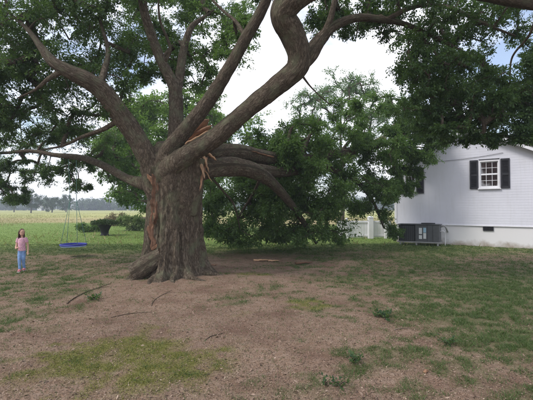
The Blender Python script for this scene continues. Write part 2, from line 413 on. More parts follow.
# ------------------------------------------------------------------ the great tree
TB = np.array([TX, TY, 0.0])
tree = empty('shade_tree', (TX, TY, 0))
tag(tree, 'huge old grey-barked shade tree with a split, torn trunk', 'tree')
def limb_path(spec, n):
    P = np.array([at(x, y, d) for x, y, d, _ in spec]); rr = np.array([s[3] for s in spec])
    C = spline(P, n); t = np.linspace(0, len(spec) - 1, n); rad = np.interp(t, np.arange(len(spec)), rr)
    return C, rad
SPEC = dict(
 A=[(172,196,9.2,.20),(160,176,9.0,.29),(148,158,8.8,.295),(136,136,8.7,.285),(112,103,8.4,.262),(96,86,8.2,.24),(75,75,8.0,.20),(54,63,7.9,.15),(43,50,8.0,.10),(28,30,8.4,.06),(8,12,8.8,.035)],
 B=[(168,192,9.25,.17),(150,185,9.2,.18),(128,179,9.6,.15),(104,166,10.6,.145),(82,158,12.2,.14),(55,155,13.2,.11),(30,151,13.7,.09),(0,153,14,.065),(-30,150,14.2,.04)],
 C=[(178,172,9.4,.26),(176,150,9.5,.21),(176,125,9.6,.19),(176,100,9.7,.18),(175,88,9.7,.16)],
 C1=[(176,98,9.7,.15),(172,82,9.7,.14),(160,58,9.6,.125),(149,28,9.4,.11),(142,0,9.2,.10),(136,-40,9.0,.06)],
 C2=[(176,98,9.7,.13),(180,74,10,.12),(184,48,10.2,.10),(191,28,10.3,.08),(200,20,10.4,.05),(214,10,10.5,.02)],
 D=[(172,190,9.2,.16),(164,168,8.85,.22),(168,152,8.7,.20),(184,132,8.55,.18),(205,106,8.4,.155),(226,74,8.2,.14),(246,38,8.0,.125),(264,5,7.8,.11),(276,-30,7.6,.08)],
 E=[(172,192,9.2,.18),(168,174,8.75,.26),(178,162,8.5,.25),(194,151,8.38,.225),(215,138,8.2,.215),(250,108,8.0,.20),(284,80,7.8,.215),(297,68,7.7,.225),(299,54,7.6,.225),(292,34,7.45,.245),(283,14,7.25,.27),(296,-4,7.05,.25),(330,-18,6.9,.2),(400,-26,6.8,.17),(470,-10,6.8,.14),(533,3,6.9,.12),(610,12,7,.07)],
 E2=[(292,76,7.75,.16),(310,54,7.8,.17),(321,39,7.9,.14),(335,26,8.0,.105),(358,18,8.1,.085),(385,20,8.2,.07),(410,26,8.3,.05),(440,40,8.3,.04),(475,58,8.3,.025)],
)
EXTRA = dict(
 A2=[(122,118,8.5,.07),(104,129,8.9,.055),(82,137,9.2,.045),(62,146,9.5,.03),(40,150,9.7,.015)],
 A3=[(100,84,8.2,.09),(104,72,8.5,.075),(108,50,8.8,.055),(100,20,9.,.035),(96,-10,9.2,.03)],
 A4=[(66,70,7.9,.07),(50,78,7.9,.05),(35,90,8,.03),(18,98,8.1,.015)],
 C3=[(163,66,9.6,.05),(170,48,9.5,.04),(160,20,9.2,.03),(158,-10,9,.02)],
 E3=[(301,74,7.75,.03),(310,86,7.8,.018),(321,97,7.85,.014),(332,106,7.9,.01)],
 E4=[(322,38,7.9,.08),(330,20,7.9,.07),(334,4,7.9,.06),(340,-20,7.9,.04)],
 E5=[(385,20,8.2,.05),(418,6,8.1,.05),(450,8,8,.045),(480,22,7.9,.035),(515,36,7.9,.02)],
 E6=[(410,26,8.3,.04),(435,52,8.5,.035),(452,80,8.7,.025),(462,104,8.8,.015)],
 E7=[(540,3,6.9,.035),(530,34,7.4,.026),(512,58,7.9,.02),(509,88,8.1,.014),(498,108,8.3,.008)],
 D2=[(246,38,8,.05),(236,22,8.2,.04),(222,10,8.4,.03),(205,-8,8.6,.02)],
)
# trunk: fluted shell fused with the stubs of the limbs by voxel remeshing
def trunk_r(th, z):
    # th measured from the direction facing the viewer (-Y), positive to the right (+X)
    base = np.interp(z, [-.3, 0, .4, .9, 1.6, 2.3, 2.8, 3.1, 3.35], [.80, .76, .665, .625, .625, .655, .655, .58, .42])
    lob = .045 * np.cos(3 * th + .7) + .05 * np.cos(5 * th - 1.1) + .05 * np.cos(9 * th + 2 + .5 * np.sin(1.7 * z))
    cleft = -.17 * np.exp(-((np.mod(th - .50 - .04 * np.sin(3 * z) + math.pi, 2 * math.pi) - math.pi) / .075) ** 2) - .12 * np.exp(-((np.mod(th + .30 + .05 * np.sin(2.2 * z) + math.pi, 2 * math.pi) - math.pi) / .08) ** 2)
    root = np.clip(np.cos(7 * th + .5 + .4 * np.sin(2 * th)), -.2, 1)
    flare = np.exp(-np.maximum(z, 0) / .25) * (.15 + .30 * root) + np.exp(-np.maximum(z, 0) / .8) * .12 * root
    return base * (1 + lob + cleft * np.interp(z, [0, .5, 3], [.5, 1, 1]) + flare)
nth, nz = 320, 260
th = np.linspace(0, 2 * math.pi, nth, endpoint=False); zz = np.linspace(-.3, 3.35, nz)
TH, Zt = np.meshgrid(th, zz)
rt = trunk_r(TH, Zt)
q = np.stack([np.sin(TH) * 5.5, -np.cos(TH) * 5.5, Zt * 1.1 + .3 * np.sin(TH * 2)], -1)
rt = rt + .13 * (fbm(q, 3) - .5) + .075 * (np.abs(noise3(q * np.array([2.6, 2.6, 1.3])) - .5) * 2 - .5)
lean = .02 * np.clip(Zt / 3, 0, 1)
q3 = np.stack([np.sin(TH) * 13, -np.cos(TH) * 13, Zt * 2.6 + 2 * noise3(q * .7)], -1)
rt = rt + .05 * (.5 - np.abs(noise3(q3) - .5) * 2.2) * np.interp(Zt, [0, .3], [.5, 1])
Vt = np.stack([TX + lean + rt * np.sin(TH), TY - rt * np.cos(TH), Zt + .05 * np.sin(TH * 3) * (Zt > 2.9)], -1).reshape(-1, 3)
i, j = np.meshgrid(np.arange(nz - 1), np.arange(nth), indexing='ij'); j2 = (j + 1) % nth
ft = np.stack([i * nth + j, i * nth + j2, (i + 1) * nth + j2, (i + 1) * nth + j], -1).reshape(-1, 4)
k0 = len(Vt); Vt = np.vstack([Vt, [TX, TY, -.3], [TX + .1, TY, 3.4]]); jj = np.arange(nth); j2 = (jj + 1) % nth
fc = np.concatenate([np.stack([np.full(nth, k0), j2, jj], -1), np.stack([np.full(nth, k0 + 1), (nz - 1) * nth + jj, (nz - 1) * nth + j2], -1)])
tp = Pile(); tp.add(Vt, [ft, fc])
SLIM = dict(A=.80, B=.72, E=.93)
for k_, f_ in SLIM.items(): SPEC[k_] = [(x_, y_, d_, r0_ * (f_ if n_ > 1 and not (k_ == 'E' and n_ > 5) else 1)) for n_, (x_, y_, d_, r0_) in enumerate(SPEC[k_])]
paths = {k: limb_path(v, 22 * len(v)) for k, v in SPEC.items()}
paths.update({k: limb_path(v, 8 * len(v)) for k, v in EXTRA.items()})
def stub(key, n):
    C, r_ = paths[key]; s = np.concatenate([[0], np.cumsum(np.linalg.norm(np.diff(C, axis=0), axis=1))]); m = s <= n
    rr = r_[m] * (1.03 + .16 * np.exp(-((s[m] - .35) / .3) ** 2)); rr[-6:] *= np.linspace(1, .8, 6)
    tp.tube(C[m], rr, 28, amp=.10, fr=2.5)
for k, n in (('A', 1.6), ('B', 1.2), ('C', 1.1), ('D', 1.4), ('E', 1.5)): stub(k, n)
# buttresses of wood running down from the limb bases into the trunk
for pts_, rr_ in (([(176,160,8.6),(173,182,8.72),(174,212,8.86),(176,240,9.0)], [.24,.27,.22,.10]), ([(152,166,8.85),(155,190,8.95),(158,218,9.05)], [.26,.25,.14]), ([(196,158,8.75),(194,185,8.9),(192,215,9.0)], [.2,.22,.14]), ([(184,165,8.65),(184,195,8.78),(184,225,8.92)], [.2,.22,.12])):
    C = spline([at(*p_) for p_ in pts_], 24); tp.tube(C, np.interp(np.linspace(0, len(rr_) - 1, 24), np.arange(len(rr_)), rr_), 24, amp=.16, fr=2.0)
# surface roots creeping out of the flare
for a, ln, r0 in ((-.15, 1.25, .15), (.35, 1.15, .13), (.85, 1.3, .13), (-.65, 1.15, .14), (1.5, 1.3, .14), (2.4, 1.2, .15), (-2.2, 1.2, .15)):
    s = np.linspace(.4, ln, 12); aa = a + .12 * np.sin(s * 5)
    x = TX + np.sin(aa) * s; y = TY - np.cos(aa) * s
    rr = np.linspace(r0, .03, 12); tp.tube(np.stack([x, y, gz(x, y) + np.linspace(.12, -.035, 12)], -1), rr, 12, amp=.15)
tmp = tp.obj('trunk_source', None)
md = tmp.modifiers.new('fuse', 'REMESH'); md.mode = 'VOXEL'; md.voxel_size = .018
md2 = tmp.modifiers.new('smooth', 'SMOOTH'); md2.factor = .5; md2.iterations = 2
dg = bpy.context.evaluated_depsgraph_get(); me = bpy.data.meshes.new_from_object(tmp.evaluated_get(dg))
bpy.data.objects.remove(tmp)
me.name = 'trunk'; me.materials.clear(); me.materials.append(M['bark_trunk'])
for p_ in me.polygons: p_.use_smooth = True
trunk = link(bpy.data.objects.new('trunk', me))
trunk.data.transform(Matrix.Translation(-Vector(TB))); trunk.parent = tree
def child_obj(pile, name, mat, root, org):
    o = pile.obj(name, mat, None, True, org); o.parent = root; o.location = (0, 0, 0); return o
for k, (C, r_) in paths.items():
    pl = Pile(); main = k in SPEC
    pl.tube(C, r_, 32 if main else 9, amp=.15 if main else .08, fr=2.2)
    if k == 'E':          # knuckles and burrs where old limbs came off
        pass
    child_obj(pl, 'limb' if main else 'branch', M['bark'], tree, TB)

def crown_on(root, org, *a, **k):
    n = set(root.children); o = crown(root, *a, **k)
    for c in root.children:
        if c not in n: c.data.transform(Matrix.Translation(-Vector(org)))
L_left = [paths[k][0][34:] for k in ('A',)] + [paths[k][0] for k in ('A2', 'A3', 'A4')] + [paths['B'][0][80:]]
G1 = [(97, 120, 13, 9), (42, 118, 11, 9), (66, 108, 8, 8), (72, 60, 6, 5), (20, 130, 8, 8), (10, 112, 7, 7), (128, 35, 7, 8), (90, 185, 60, 12)]
cl = region(105, -25, 145, -20, 76, 8.3, 12, .42, .7, 11, G1) + region(72, -25, 130, 62, 120, 8.6, 12, .34, .56, 12, G1) + region(20, -20, 112, 112, 140, 9.5, 12.5, .3, .5, 33, G1) + region(36, -20, 112, 112, 156, 13.6, 16, .36, .6, 13, G1)
cl += region(22, -15, 34, 160, 202, 13.6, 16, .22, .38, 32) + region(44, -15, 118, 158, 188, 13.2, 16, .22, .42, 14, [(25, 178, 14, 9), (95, 178, 14, 10)])
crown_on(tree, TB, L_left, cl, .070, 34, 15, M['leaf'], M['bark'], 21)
L_mid = [paths[k][0][10:] for k in ('C1', 'C2', 'D2', 'C3')] + [paths['D'][0][95:]]
cl = region(92, 128, 246, -20, 66, 10.6, 13.5, .34, .56, 15, [(206, 38, 12, 8), (132, 48, 8, 10), (228, 72, 22, 14)]) + region(26, 128, 216, 60, 90, 10.5, 14, .26, .42, 30) + region(7, 222, 252, 20, 66, 8.6, 10, .22, .34, 16) + region(6, 255, 285, -25, -4, 7.6, 8.4, .25, .4, 17)
crown_on(tree, TB, L_mid, cl, .074, 32, 14, M['leaf_mid_lit'], M['bark'], 23)
L_right = [paths[k][0] for k in ('E2', 'E4', 'E5', 'E6', 'E7')] + [paths['E'][0][290:]]
G2 = [(384, 78, 17, 34), (396, 6, 7, 6), (483, 32, 10, 9), (512, 27, 6, 6), (525, 76, 9, 10), (432, 78, 6, 8), (345, 60, 30, 18), (410, 96, 9, 10)]
cl = region(44, 308, 400, -18, 34, 8.2, 9.8, .24, .42, 18, G2) + region(84, 398, 560, -20, 70, 7.4, 10.4, .3, .56, 19, G2)
cl += region(84, 400, 560, 62, 114, 7.6, 10.4, .28, .5, 20, G2) + region(44, 426, 550, 104, 132, 7.8, 9.6, .26, .4, 22, [(400, 130, 40, 20)])
cl += region(6, 478, 502, 134, 146, 8, 8.6, .14, .2, 24) + region(7, 505, 533, 126, 140, 8, 8.8, .14, .22, 27) + region(8, 425, 470, 128, 142, 8.6, 9.6, .14, .22, 28) + region(6, 410, 440, 100, 135, 9.4, 10.4, .22, .32, 25)
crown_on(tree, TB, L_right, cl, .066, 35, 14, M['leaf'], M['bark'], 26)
# unseen part of the crown over the viewer, added to shade the yard
r_ = np.random.default_rng(5); top = []
while len(top) < 34:
    a, s = r_.uniform(0, 2 * math.pi), r_.uniform(1, 9.5); p_ = np.array([TX + 2 + s * math.cos(a), TY - 2.2 + s * math.sin(a), 0])
    z = 10.5 - .035 * s * s + r_.uniform(-1.2, 1.2)
    if p_[1] > .5 and (z - EYE) / p_[1] < .66: continue
    p_[2] = z; top.append((p_, np.array([1.2, 1.2, .7]) * r_.uniform(.6, .95)))
crown_on(tree, TB, [paths['C1'][0][-10:], paths['D'][0][-10:], paths['E'][0][240:300]], top, .17, 18, 12, M['leaf'], M['bark'], 31)

# torn wood on the trunk
def strip(name, th0, z0, z1, wid, mat, seed, proud=.03):
    nzs, ns = 60, 9; z = np.linspace(z0, z1, nzs); r = np.random.default_rng(seed)
    u = np.linspace(-1, 1, ns); w = wid * np.sin(np.linspace(.12, math.pi - .12, nzs)) ** .5 * (.75 + .5 * noise3(np.stack([z * 6, z * 0 + seed, z * 0], -1)))
    cen = th0 + .09 * np.sin(z * 3.3 + seed) + .05 * np.sin(z * 9)
    T_ = cen[:, None] + u[None] * w[:, None]; Z_ = np.repeat(z[:, None], ns, 1)
    jag = fbm(np.stack([T_ * 24, Z_ * 3.5, T_ * 0 + seed], -1), 4)
    rr = trunk_r(T_, Z_) + .045 + proud + .20 * (jag - .5) - .09 * (np.abs(u) > .95)[None]
    le = .02 * np.clip(Z_ / 3, 0, 1)
    V = np.stack([le + rr * np.sin(T_), -rr * np.cos(T_), Z_], -1).reshape(-1, 3)
    i, j = np.meshgrid(np.arange(nzs - 1), np.arange(ns - 1), indexing='ij')
    f = np.stack([i * ns + j, i * ns + j + 1, (i + 1) * ns + j + 1, (i + 1) * ns + j], -1).reshape(-1, 4)
    uv = np.stack([np.repeat(u[None] * .1, nzs, 0), Z_], -1).reshape(-1, 2)
    o = obj_np(name, V, f, mat, tree, False, uv); return o
o = strip('exposed_wood', -.60, .72, 2.55, .17, M['torn_red'], 1, -.012); o['label'] = 'rusty red strip of bare wood where bark tore off'
strip('exposed_wood', -.62, 2.26, 2.52, .08, M['torn'], 2, .015)
strip('exposed_wood', -.66, 1.46, 1.60, .045, M['torn'], 3, .02)
strip('exposed_wood', -.54, .75, .88, .045, M['torn'], 4, .025)
def splinter(name, a, b, w0, w1, th_, mat, root, org, seed, roll=0.):
    a = np.asarray(a, float); b = np.asarray(b, float); n = 12; r = np.random.default_rng(seed)
    t = np.linspace(0, 1, n); C = a + (b - a) * t[:, None]; d = (b - a) / np.linalg.norm(b - a)
    s = np.cross(d, [0, 0, 1.]); s /= np.linalg.norm(s); u = np.cross(s, d)
    s, u = s * math.cos(roll) + u * math.sin(roll), u * math.cos(roll) - s * math.sin(roll)
    w = np.linspace(w0, w1, n) * (1 + .35 * (r.random(n) - .5)); h = th_ * (1 - .55 * t) * (1 + .3 * (r.random(n) - .5))
    w[-1] *= .35; h[-1] *= .4; C = C + r.normal(0, .006, (n, 3))
    prof = np.array([(-1, -.8), (-.3, -1), (.5, -.9), (1, -.3), (.9, .7), (.2, 1), (-.5, .6), (-1, .4)])
    V = np.concatenate([C[k] + np.outer(prof[:, 0] * w[k] * .5, s) + np.outer(prof[:, 1] * h[k] * .5, u) for k in range(n)]); ns = 8
    i, j = np.meshgrid(np.arange(n - 1), np.arange(ns), indexing='ij'); j2 = (j + 1) % ns
    f = np.stack([i * ns + j, i * ns + j2, (i + 1) * ns + j2, (i + 1) * ns + j], -1).reshape(-1, 4)
    jj = np.arange(ns); V = np.vstack([V, C[0], C[-1] + d * .04]); k = n * ns
    fc = np.concatenate([np.stack([np.full(ns, k), (jj + 1) % ns, jj], -1), np.stack([np.full(ns, k + 1), (n - 1) * ns + jj, (n - 1) * ns + (jj + 1) % ns], -1)])
    uv = np.vstack([np.stack([np.tile(np.arange(ns) / ns * .25, n), np.repeat(t * np.linalg.norm(b - a), ns)], -1), [[0, 0], [0, 1]]])
    o = obj_np(name, V - np.asarray(org), [f, fc], mat, None, False, uv)
    if root is not None: o.parent = root
    return o
for q_, (x0, y0, d0, x1, y1, d1, w0, w1, t_, mt) in enumerate((
    (172,148,9.15,211,126,9.1,.30,.16,.13,'torn'), (178,143,9.2,208,120,9.25,.28,.18,.13,'torn'), (188,152,9.05,211,132,8.95,.14,.06,.08,'torn_pale'),
    (176,142,9.3,198,121,9.35,.24,.16,.10,'torn'), (182,148,9.0,210,131,8.95,.18,.12,.08,'torn_pale'), (194,150,9.0,209,137,8.9,.10,.04,.06,'torn'), (172,142,9.35,186,129,9.5,.18,.08,.08,'torn'),
    (196,148,8.75,205,178,8.62,.14,.03,.05,'torn_pale'), (201,150,8.85,209,172,8.75,.10,.02,.05,'torn_pale'), (205,158,8.9,200,190,8.62,.10,.02,.04,'torn'),
    (186,137,9.0,198,127,9.0,.12,.09,.07,'torn_pale'), (198,158,8.8,212,182,8.9,.07,.01,.03,'torn_pale'), (206,152,9.0,216,160,9.0,.12,.05,.07,'torn_pale'))):
    splinter('splinter', at(x0, y0, d0), at(x1, y1, d1), w0 * 1.25, w1 * 1.35, t_ * 1.3, M[mt], tree, TB, 40 + q_, .4 * math.sin(q_ * 2.3))

# ------------------------------------------------------------------ the fallen limb
FB = np.array([*at(330, 240, 15)[:2], 0.])
fall = empty('fallen_limb', tuple(FB))
tag(fall, 'broken leafy limb torn from the trunk, fallen against the white house', 'tree limb')
FSP = dict(
 F1=[(196,158,9.3,.20),(215,153,9.5,.21),(240,152,10.1,.205),(268,158,11.3,.20),(300,160,12.8,.19),(340,153,14.5,.17),(375,146,16.4,.15),(400,139,18,.12),(424,134,19.4,.09)],
 F2=[(198,172,9.1,.24),(212,168,9.3,.255),(235,167,9.7,.25),(256,172,10.3,.22),(272,183,10.9,.16),(290,203,11.8,.12),(306,226,13,.08),(316,243,14.2,.05)],
 F3=[(256,170,10.3,.18),(285,172,11.8,.17),(320,168,13.6,.14),(350,176,15.2,.1),(372,200,16.3,.07),(384,228,17,.04)],
)
FEX = dict(
 P1=[(352,152,15.2,.10),(378,140,17,.10),(400,129,18.6,.085),(416,123,19.8,.06),(428,118,20.4,.03)],
 P2=[(375,146,16.4,.08),(396,142,17.8,.07),(412,146,18.8,.05),(424,148,19.6,.02)],
 P3=[(384,141,17.2,.06),(392,126,17.8,.05),(408,122,18.6,.04),(430,126,19.4,.02)],
 Q1=[(300,160,12.8,.08),(312,130,13.2,.06),(318,122,13.4,.03),(322,116,13.5,.015)],
 Q2=[(285,158,12,.07),(290,132,12.2,.05),(294,126,12.3,.03),(298,120,12.4,.015)],
 Q3=[(268,160,11.3,.07),(255,190,12.2,.05),(240,215,13.2,.035),(228,240,14.3,.02)],
 Q4=[(212,178,9.4,.03),(224,192,9.8,.03),(234,205,10.6,.025),(240,228,12,.02)],
 Q5=[(340,153,14.5,.07),(360,128,15,.05),(366,122,15.2,.03),(370,116,15.3,.015)],
)
fp = {k: limb_path(v, 12 * len(v)) for k, v in FSP.items()}; fp.update({k: limb_path(v, 8 * len(v)) for k, v in FEX.items()})
for k, (C, r_) in fp.items():
    pl = Pile(); pl.tube(C, r_, 22 if k in FSP else 9, amp=.12, fr=2.2)
    o = child_obj(pl, 'limb' if k in FSP else 'branch', M['bark_pale'] if k[0] == 'P' else M['bark'], fall, FB)
    if k == 'P1': o['label'] = 'pale weathered branches lying on the roof edge'
G3 = [(358, 228, 12, 12)]
cl = region(36, 206, 262, 172, 243, 13, 16.2, .45, .7, 51, [(222, 176, 14, 12)]) + region(74, 250, 346, 140, 238, 12.2, 16, .45, .75, 52) + region(24, 250, 345, 205, 243, 14.5, 17, .45, .65, 58)
cl += region(30, 335, 392, 135, 212, 14, 17, .4, .65, 53, G3) + region(9, 380, 397, 190, 236, 16.2, 17.2, .25, .38, 54) + region(24, 255, 345, 118, 150, 12, 14.2, .3, .45, 55, [(262,122,10,8)])
cl += region(13, 300, 400, 96, 135, 13, 16.5, .26, .4, 56, [(392, 80, 12, 16)]) + region(18, 388, 434, 112, 172, 15.6, 17.0, .24, .36, 57, [(428, 178, 10, 16), (432, 116, 12, 9)])
cl += region(16, 402, 446, 116, 150, 16.8, 18.6, .26, .42, 74, [(440, 118, 10, 8)]) + region(26, 338, 396, 148, 216, 15, 17.2, .34, .55, 68, G3) + region(12, 384, 424, 92, 128, 15.5, 17.5, .24, .4, 73, [(392, 84, 10, 14)]) + region(14, 325, 400, 122, 152, 14, 16.5, .26, .42, 69) + region(10, 272, 300, 140, 165, 11.2, 13, .24, .36, 70) + region(16, 270, 335, 160, 188, 11.4, 13.2, .28, .44, 59, [(262, 176, 10, 14)]) + region(16, 262, 330, 185, 235, 12, 13.8, .3, .5, 60) + region(26, 388, 442, 108, 160, 15.4, 17, .26, .42, 67, [(420, 126, 9, 8)]) + region(18, 392, 420, 150, 192, 15.9, 16.8, .24, .36, 65, [(424, 190, 10, 8)]) + region(12, 205, 240, 195, 240, 12.5, 14.5, .3, .5, 66)
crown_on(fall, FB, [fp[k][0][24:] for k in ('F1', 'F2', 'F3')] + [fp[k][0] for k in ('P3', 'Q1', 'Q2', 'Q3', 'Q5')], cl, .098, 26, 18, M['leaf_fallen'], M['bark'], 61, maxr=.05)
splinter('splinter', at(208, 163, 9.2), at(190, 166, 8.9), .2, .08, .1, M['torn_pale'], fall, FB, 71)
splinter('splinter', at(272, 157, 11.1), at(252, 151, 10.2), .12, .05, .06, M['torn'], fall, FB, 72)

# ------------------------------------------------------------------ other trees
def yard_tree(name, label, px, Y, h, crown_c, crown_r, nclump, leaf, mat, seed, trunk_r0=.25, group=None, per=22, tw=12):
    B = at(px, 208, Y); B[2] = 0; root = empty(name, tuple(B)); tag(root, label, 'tree', group)
    r = np.random.default_rng(seed); P = np.array([[0, 0, -.1], [.1, .05, h * .3], [-.1, 0, h * .6], [.05, 0, h * .92]])
    pl = Pile(); C = spline(P, 24); pl.tube(C, np.linspace(trunk_r0, trunk_r0 * .2, 24), 10, amp=.1); pl.obj('trunk', M['bark'], root)
    cls = []
    for k in range(nclump):
        e = r.normal(0, 1, 3); e /= np.linalg.norm(e); e *= r.uniform(.35, 1) ** .5 * r.uniform(.8, 1.15)
        cls.append((np.array(crown_c) + e * np.array(crown_r), np.array([1.1, 1.1, .8]) * min(crown_r) * r.uniform(.2, .34)))
    global gz
    keep = gz; gz = lambda x, y: np.zeros(np.shape(x)) - .05
    crown(root, [C[8:]], cls, leaf, per, tw, mat, M['bark'], seed + 1, name='crown', bname='limbs', base_r=.02)
    gz = keep
    return root
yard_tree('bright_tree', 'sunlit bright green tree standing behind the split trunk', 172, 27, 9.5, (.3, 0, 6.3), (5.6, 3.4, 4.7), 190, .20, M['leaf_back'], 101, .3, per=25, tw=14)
yard_tree('leafy_tree', 'mid-green leafy tree with drooping crown left of the trunk', 150, 21, 5.8, (-1.2, 0, 4.5), (1.9, 1.7, 2.5), 60, .14, M['leaf_fallen'], 111, .16)
yard_tree('airy_tree', 'pale thin-crowned tree rising beyond the fallen limb', 342, 34, 13.8, (0, 0, 10.4), (5.2, 3.5, 4.0), 110, .16, M['leaf_airy'], 121, .22, per=20, tw=12)
yard_tree('green_tree', 'dark green tree hidden behind the fallen limb beside the fence', 268, 30, 7.5, (0, 0, 4.2), (4.6, 3, 3.6), 44, .2, M['leaf_far'], 131, .28)
for q_, (px, Y, h, w, lb) in enumerate(((31, 125, 8.4, 3.2, 'tallest round tree standing in the pasture behind the girl'), (14, 150, 7.2, 3.6, 'low round tree at the far left of the pasture edge'), (52, 140, 6.2, 3.2, 'small tree at pasture edge just left of the swing ropes'), (66, 155, 7.2, 3.6, 'rounded tree in the pasture seen behind the swing ropes'))):
    yard_tree('pasture_tree', lb, px, Y, h * .8, (0, 0, h * .56), (w, w, h * .44), 34, .42, M['leaf_far'], 141 + q_, .25, 'trees at the pasture edge', per=14, tw=9)
# far wood that closes the pasture
r_ = np.random.default_rng(9); P_ = []; D_ = []
for k in range(420):
    x = r_.uniform(-330, 260); y = 265 + r_.uniform(-12, 14) + .02 * x; h = r_.uniform(6.0, 9.5) * (.85 + .4 * noise3(np.array([x * .03, 0, 0]))); w = r_.uniform(2.4, 4.5)
    n = 150; e = r_.normal(0, 1, (n, 3)); e /= np.linalg.norm(e, axis=1)[:, None]; e *= (r_.uniform(.3, 1, n) ** .4)[:, None]
    P_.append(np.array([x, y, h * .52]) + e * np.array([w, w, h * .5])); D_.append(e)
V, f = leaves_mesh(np.concatenate(P_), np.concatenate(D_), 1.25, .7, 10)
V[:, 2] = np.maximum(V[:, 2], .05)
tag(obj_np('far_wood', V, f, M['leaf_far']), 'long low dark wood along the horizon beyond the pasture', 'wood', kind='stuff')

# ------------------------------------------------------------------ white house
def lap_mat():
    b = NB('white_siding'); v = b.pos(); n = b.noise(v, .8, 5, .6); m = b.noise(b.pos((6, 6, .6)), 2, 5, .65)
    c = b.mix(b.ramp(n, [(.4, (0, 0, 0)), (.75, (1, 1, 1))]), (.68, .685, .755), (.62, .625, .69))
    b.col(b.mix(b.math('MULTIPLY', b.ramp(m, [(.5, (0, 0, 0)), (.8, (1, 1, 1))]), .35), c, (.52, .52, .53))); b.rough(.5); b.spec(.3); return b.m
def foundation_mat():
    b = NB('painted_block'); v = b.pos(); n = b.noise(v, 2.5, 6, .65)
    sep = b.node('ShaderNodeSeparateXYZ'); b.l(v, sep.inputs[0])
    dirt_ = b.math('ADD', b.math('MULTIPLY', sep.outputs[2], -2.2), b.math('MULTIPLY', n, 1.5))
    b.col(b.mix(b.ramp(dirt_, [(.15, (0, 0, 0)), (.75, (1, 1, 1))]), (.72, .71, .72), (.34, .29, .24))); b.rough(.8); b.bump(b.noise(v, 40, 4), .25, .006); return b.m
M['siding'] = lap_mat(); M['block'] = foundation_mat()
M['trim'] = plain('white_trim', (.76, .76, .79), .45, .08)
M['shutter'] = plain('black_shutter', (.028, .028, .034), .5, .3)
M['dark'] = plain('dark_void', (.012, .012, .014), .8, .2)
M['shingle'] = plain('grey_shingle', (.11, .105, .10), .9, .35, 9, .2, bump=.6)
M['curtain'] = plain('dusty_pink_curtain', (.72, .46, .43), .9, .4, 9)
b = NB('window_glass'); gl_ = b.node('ShaderNodeBsdfGlossy'); gl_.inputs['Roughness'].default_value = .04; tr_ = b.node('ShaderNodeBsdfTransparent'); tr_.inputs[0].default_value = (.8, .82, .83, 1)
fr_ = b.node('ShaderNodeFresnel'); fr_.inputs[0].default_value = 1.6; mx_ = b.node('ShaderNodeMixShader'); b.l(b.math('ADD', fr_.outputs[0], .06), mx_.inputs[0]); b.l(tr_.outputs[0], mx_.inputs[1]); b.l(gl_.outputs[0], mx_.inputs[2]); b.l(mx_.outputs[0], b.o.inputs[0]); M['glass'] = b.m
RZ = math.atan2(-.568, .823)
house = empty('house', (6.56, 18.6, 0), RZ)
tag(house, 'white sided gable house with black shutters and painted block base', 'house')
HW, EZ, PZ, FZ, HD = 6.6, 3.7, 5.4, .92, 11.0
WIN = [(3.66, 4.46, 2.60, 3.85), (.40, .98, 2.45, 3.60)]
V = []; Fq = []
def quad(a, b_, c, d): k = len(V); V.extend([a, b_, c, d]); Fq.append((k, k + 1, k + 2, k + 3))
z = FZ; cs = .115
def ext(zv):
    d = max(0, (zv - EZ) / (PZ - EZ) * HW / 2); return d, HW - d
while z < PZ - .02:
    z2 = min(z + cs, PZ - .01); a0, a1 = ext(z); c0, c1 = ext(z2)
    seg = [(a0, a1, c0, c1)]
    for (x0, x1, w0, w1) in WIN:
        if z2 > w0 + .005 and z < w1 - .005:
            seg = [s_ for q_ in seg for s_ in ((q_[0], x0, q_[2], x0), (x1, q_[1], x1, q_[3]))] if seg[0][0] < x0 and seg[-1][1] > x1 and len(seg) == 1 else \
                  [s_ for q_ in seg for s_ in (((q_[0], x0, q_[2], x0), (x1, q_[1], x1, q_[3])) if q_[0] < x0 < q_[1] else (q_,))]
    for (b0, b1, d0, d1) in seg:
        quad((b0, -.003, z), (b1, -.003, z), (d1, 0, z2), (d0, 0, z2)); quad((b0, 0.0, z), (b1, 0, z), (b1, -.003, z), (b0, -.003, z))
    z = z2
o = obj_np('siding', np.array(V), np.array(Fq), M['siding'], house); o['kind'] = 'stuff'
# solid shell behind the boards
bm = bmesh.new()
pr = [(.03, .5), (HW - .03, .5), (HW - .03, EZ), (HW / 2, PZ - .06), (.03, EZ)]
f0 = [bm.verts.new((x, .14, zz_)) for x, zz_ in pr]; f1 = [bm.verts.new((x, HD, zz_)) for x, zz_ in pr]
bm.faces.new(f0); bm.faces.new(f1[::-1])
for k in range(5): bm.faces.new((f0[k], f1[k], f1[(k + 1) % 5], f0[(k + 1) % 5]))
bmesh.ops.recalc_face_normals(bm, faces=bm.faces); obj_bm('wall', bm, M['siding'], house)
bm = bmesh.new(); bx(bm, (HW / 2, HD / 2 + .02, .36), (HW - .03, HD, 1.06)); obj_bm('foundation', bm, M['block'], house)
box_obj('sill_trim', (HW / 2, -.014, FZ + .008), (HW + .02, .04, .04), M['trim'], house)
for x in (-.01, HW + .01): box_obj('corner_trim', (x, .02, (FZ + EZ) / 2 + .02), (.11, .10, EZ - FZ - .06), M['trim'], house)
rs = math.atan2(PZ - EZ, HW / 2); sl = math.hypot(PZ - EZ, HW / 2) + .42
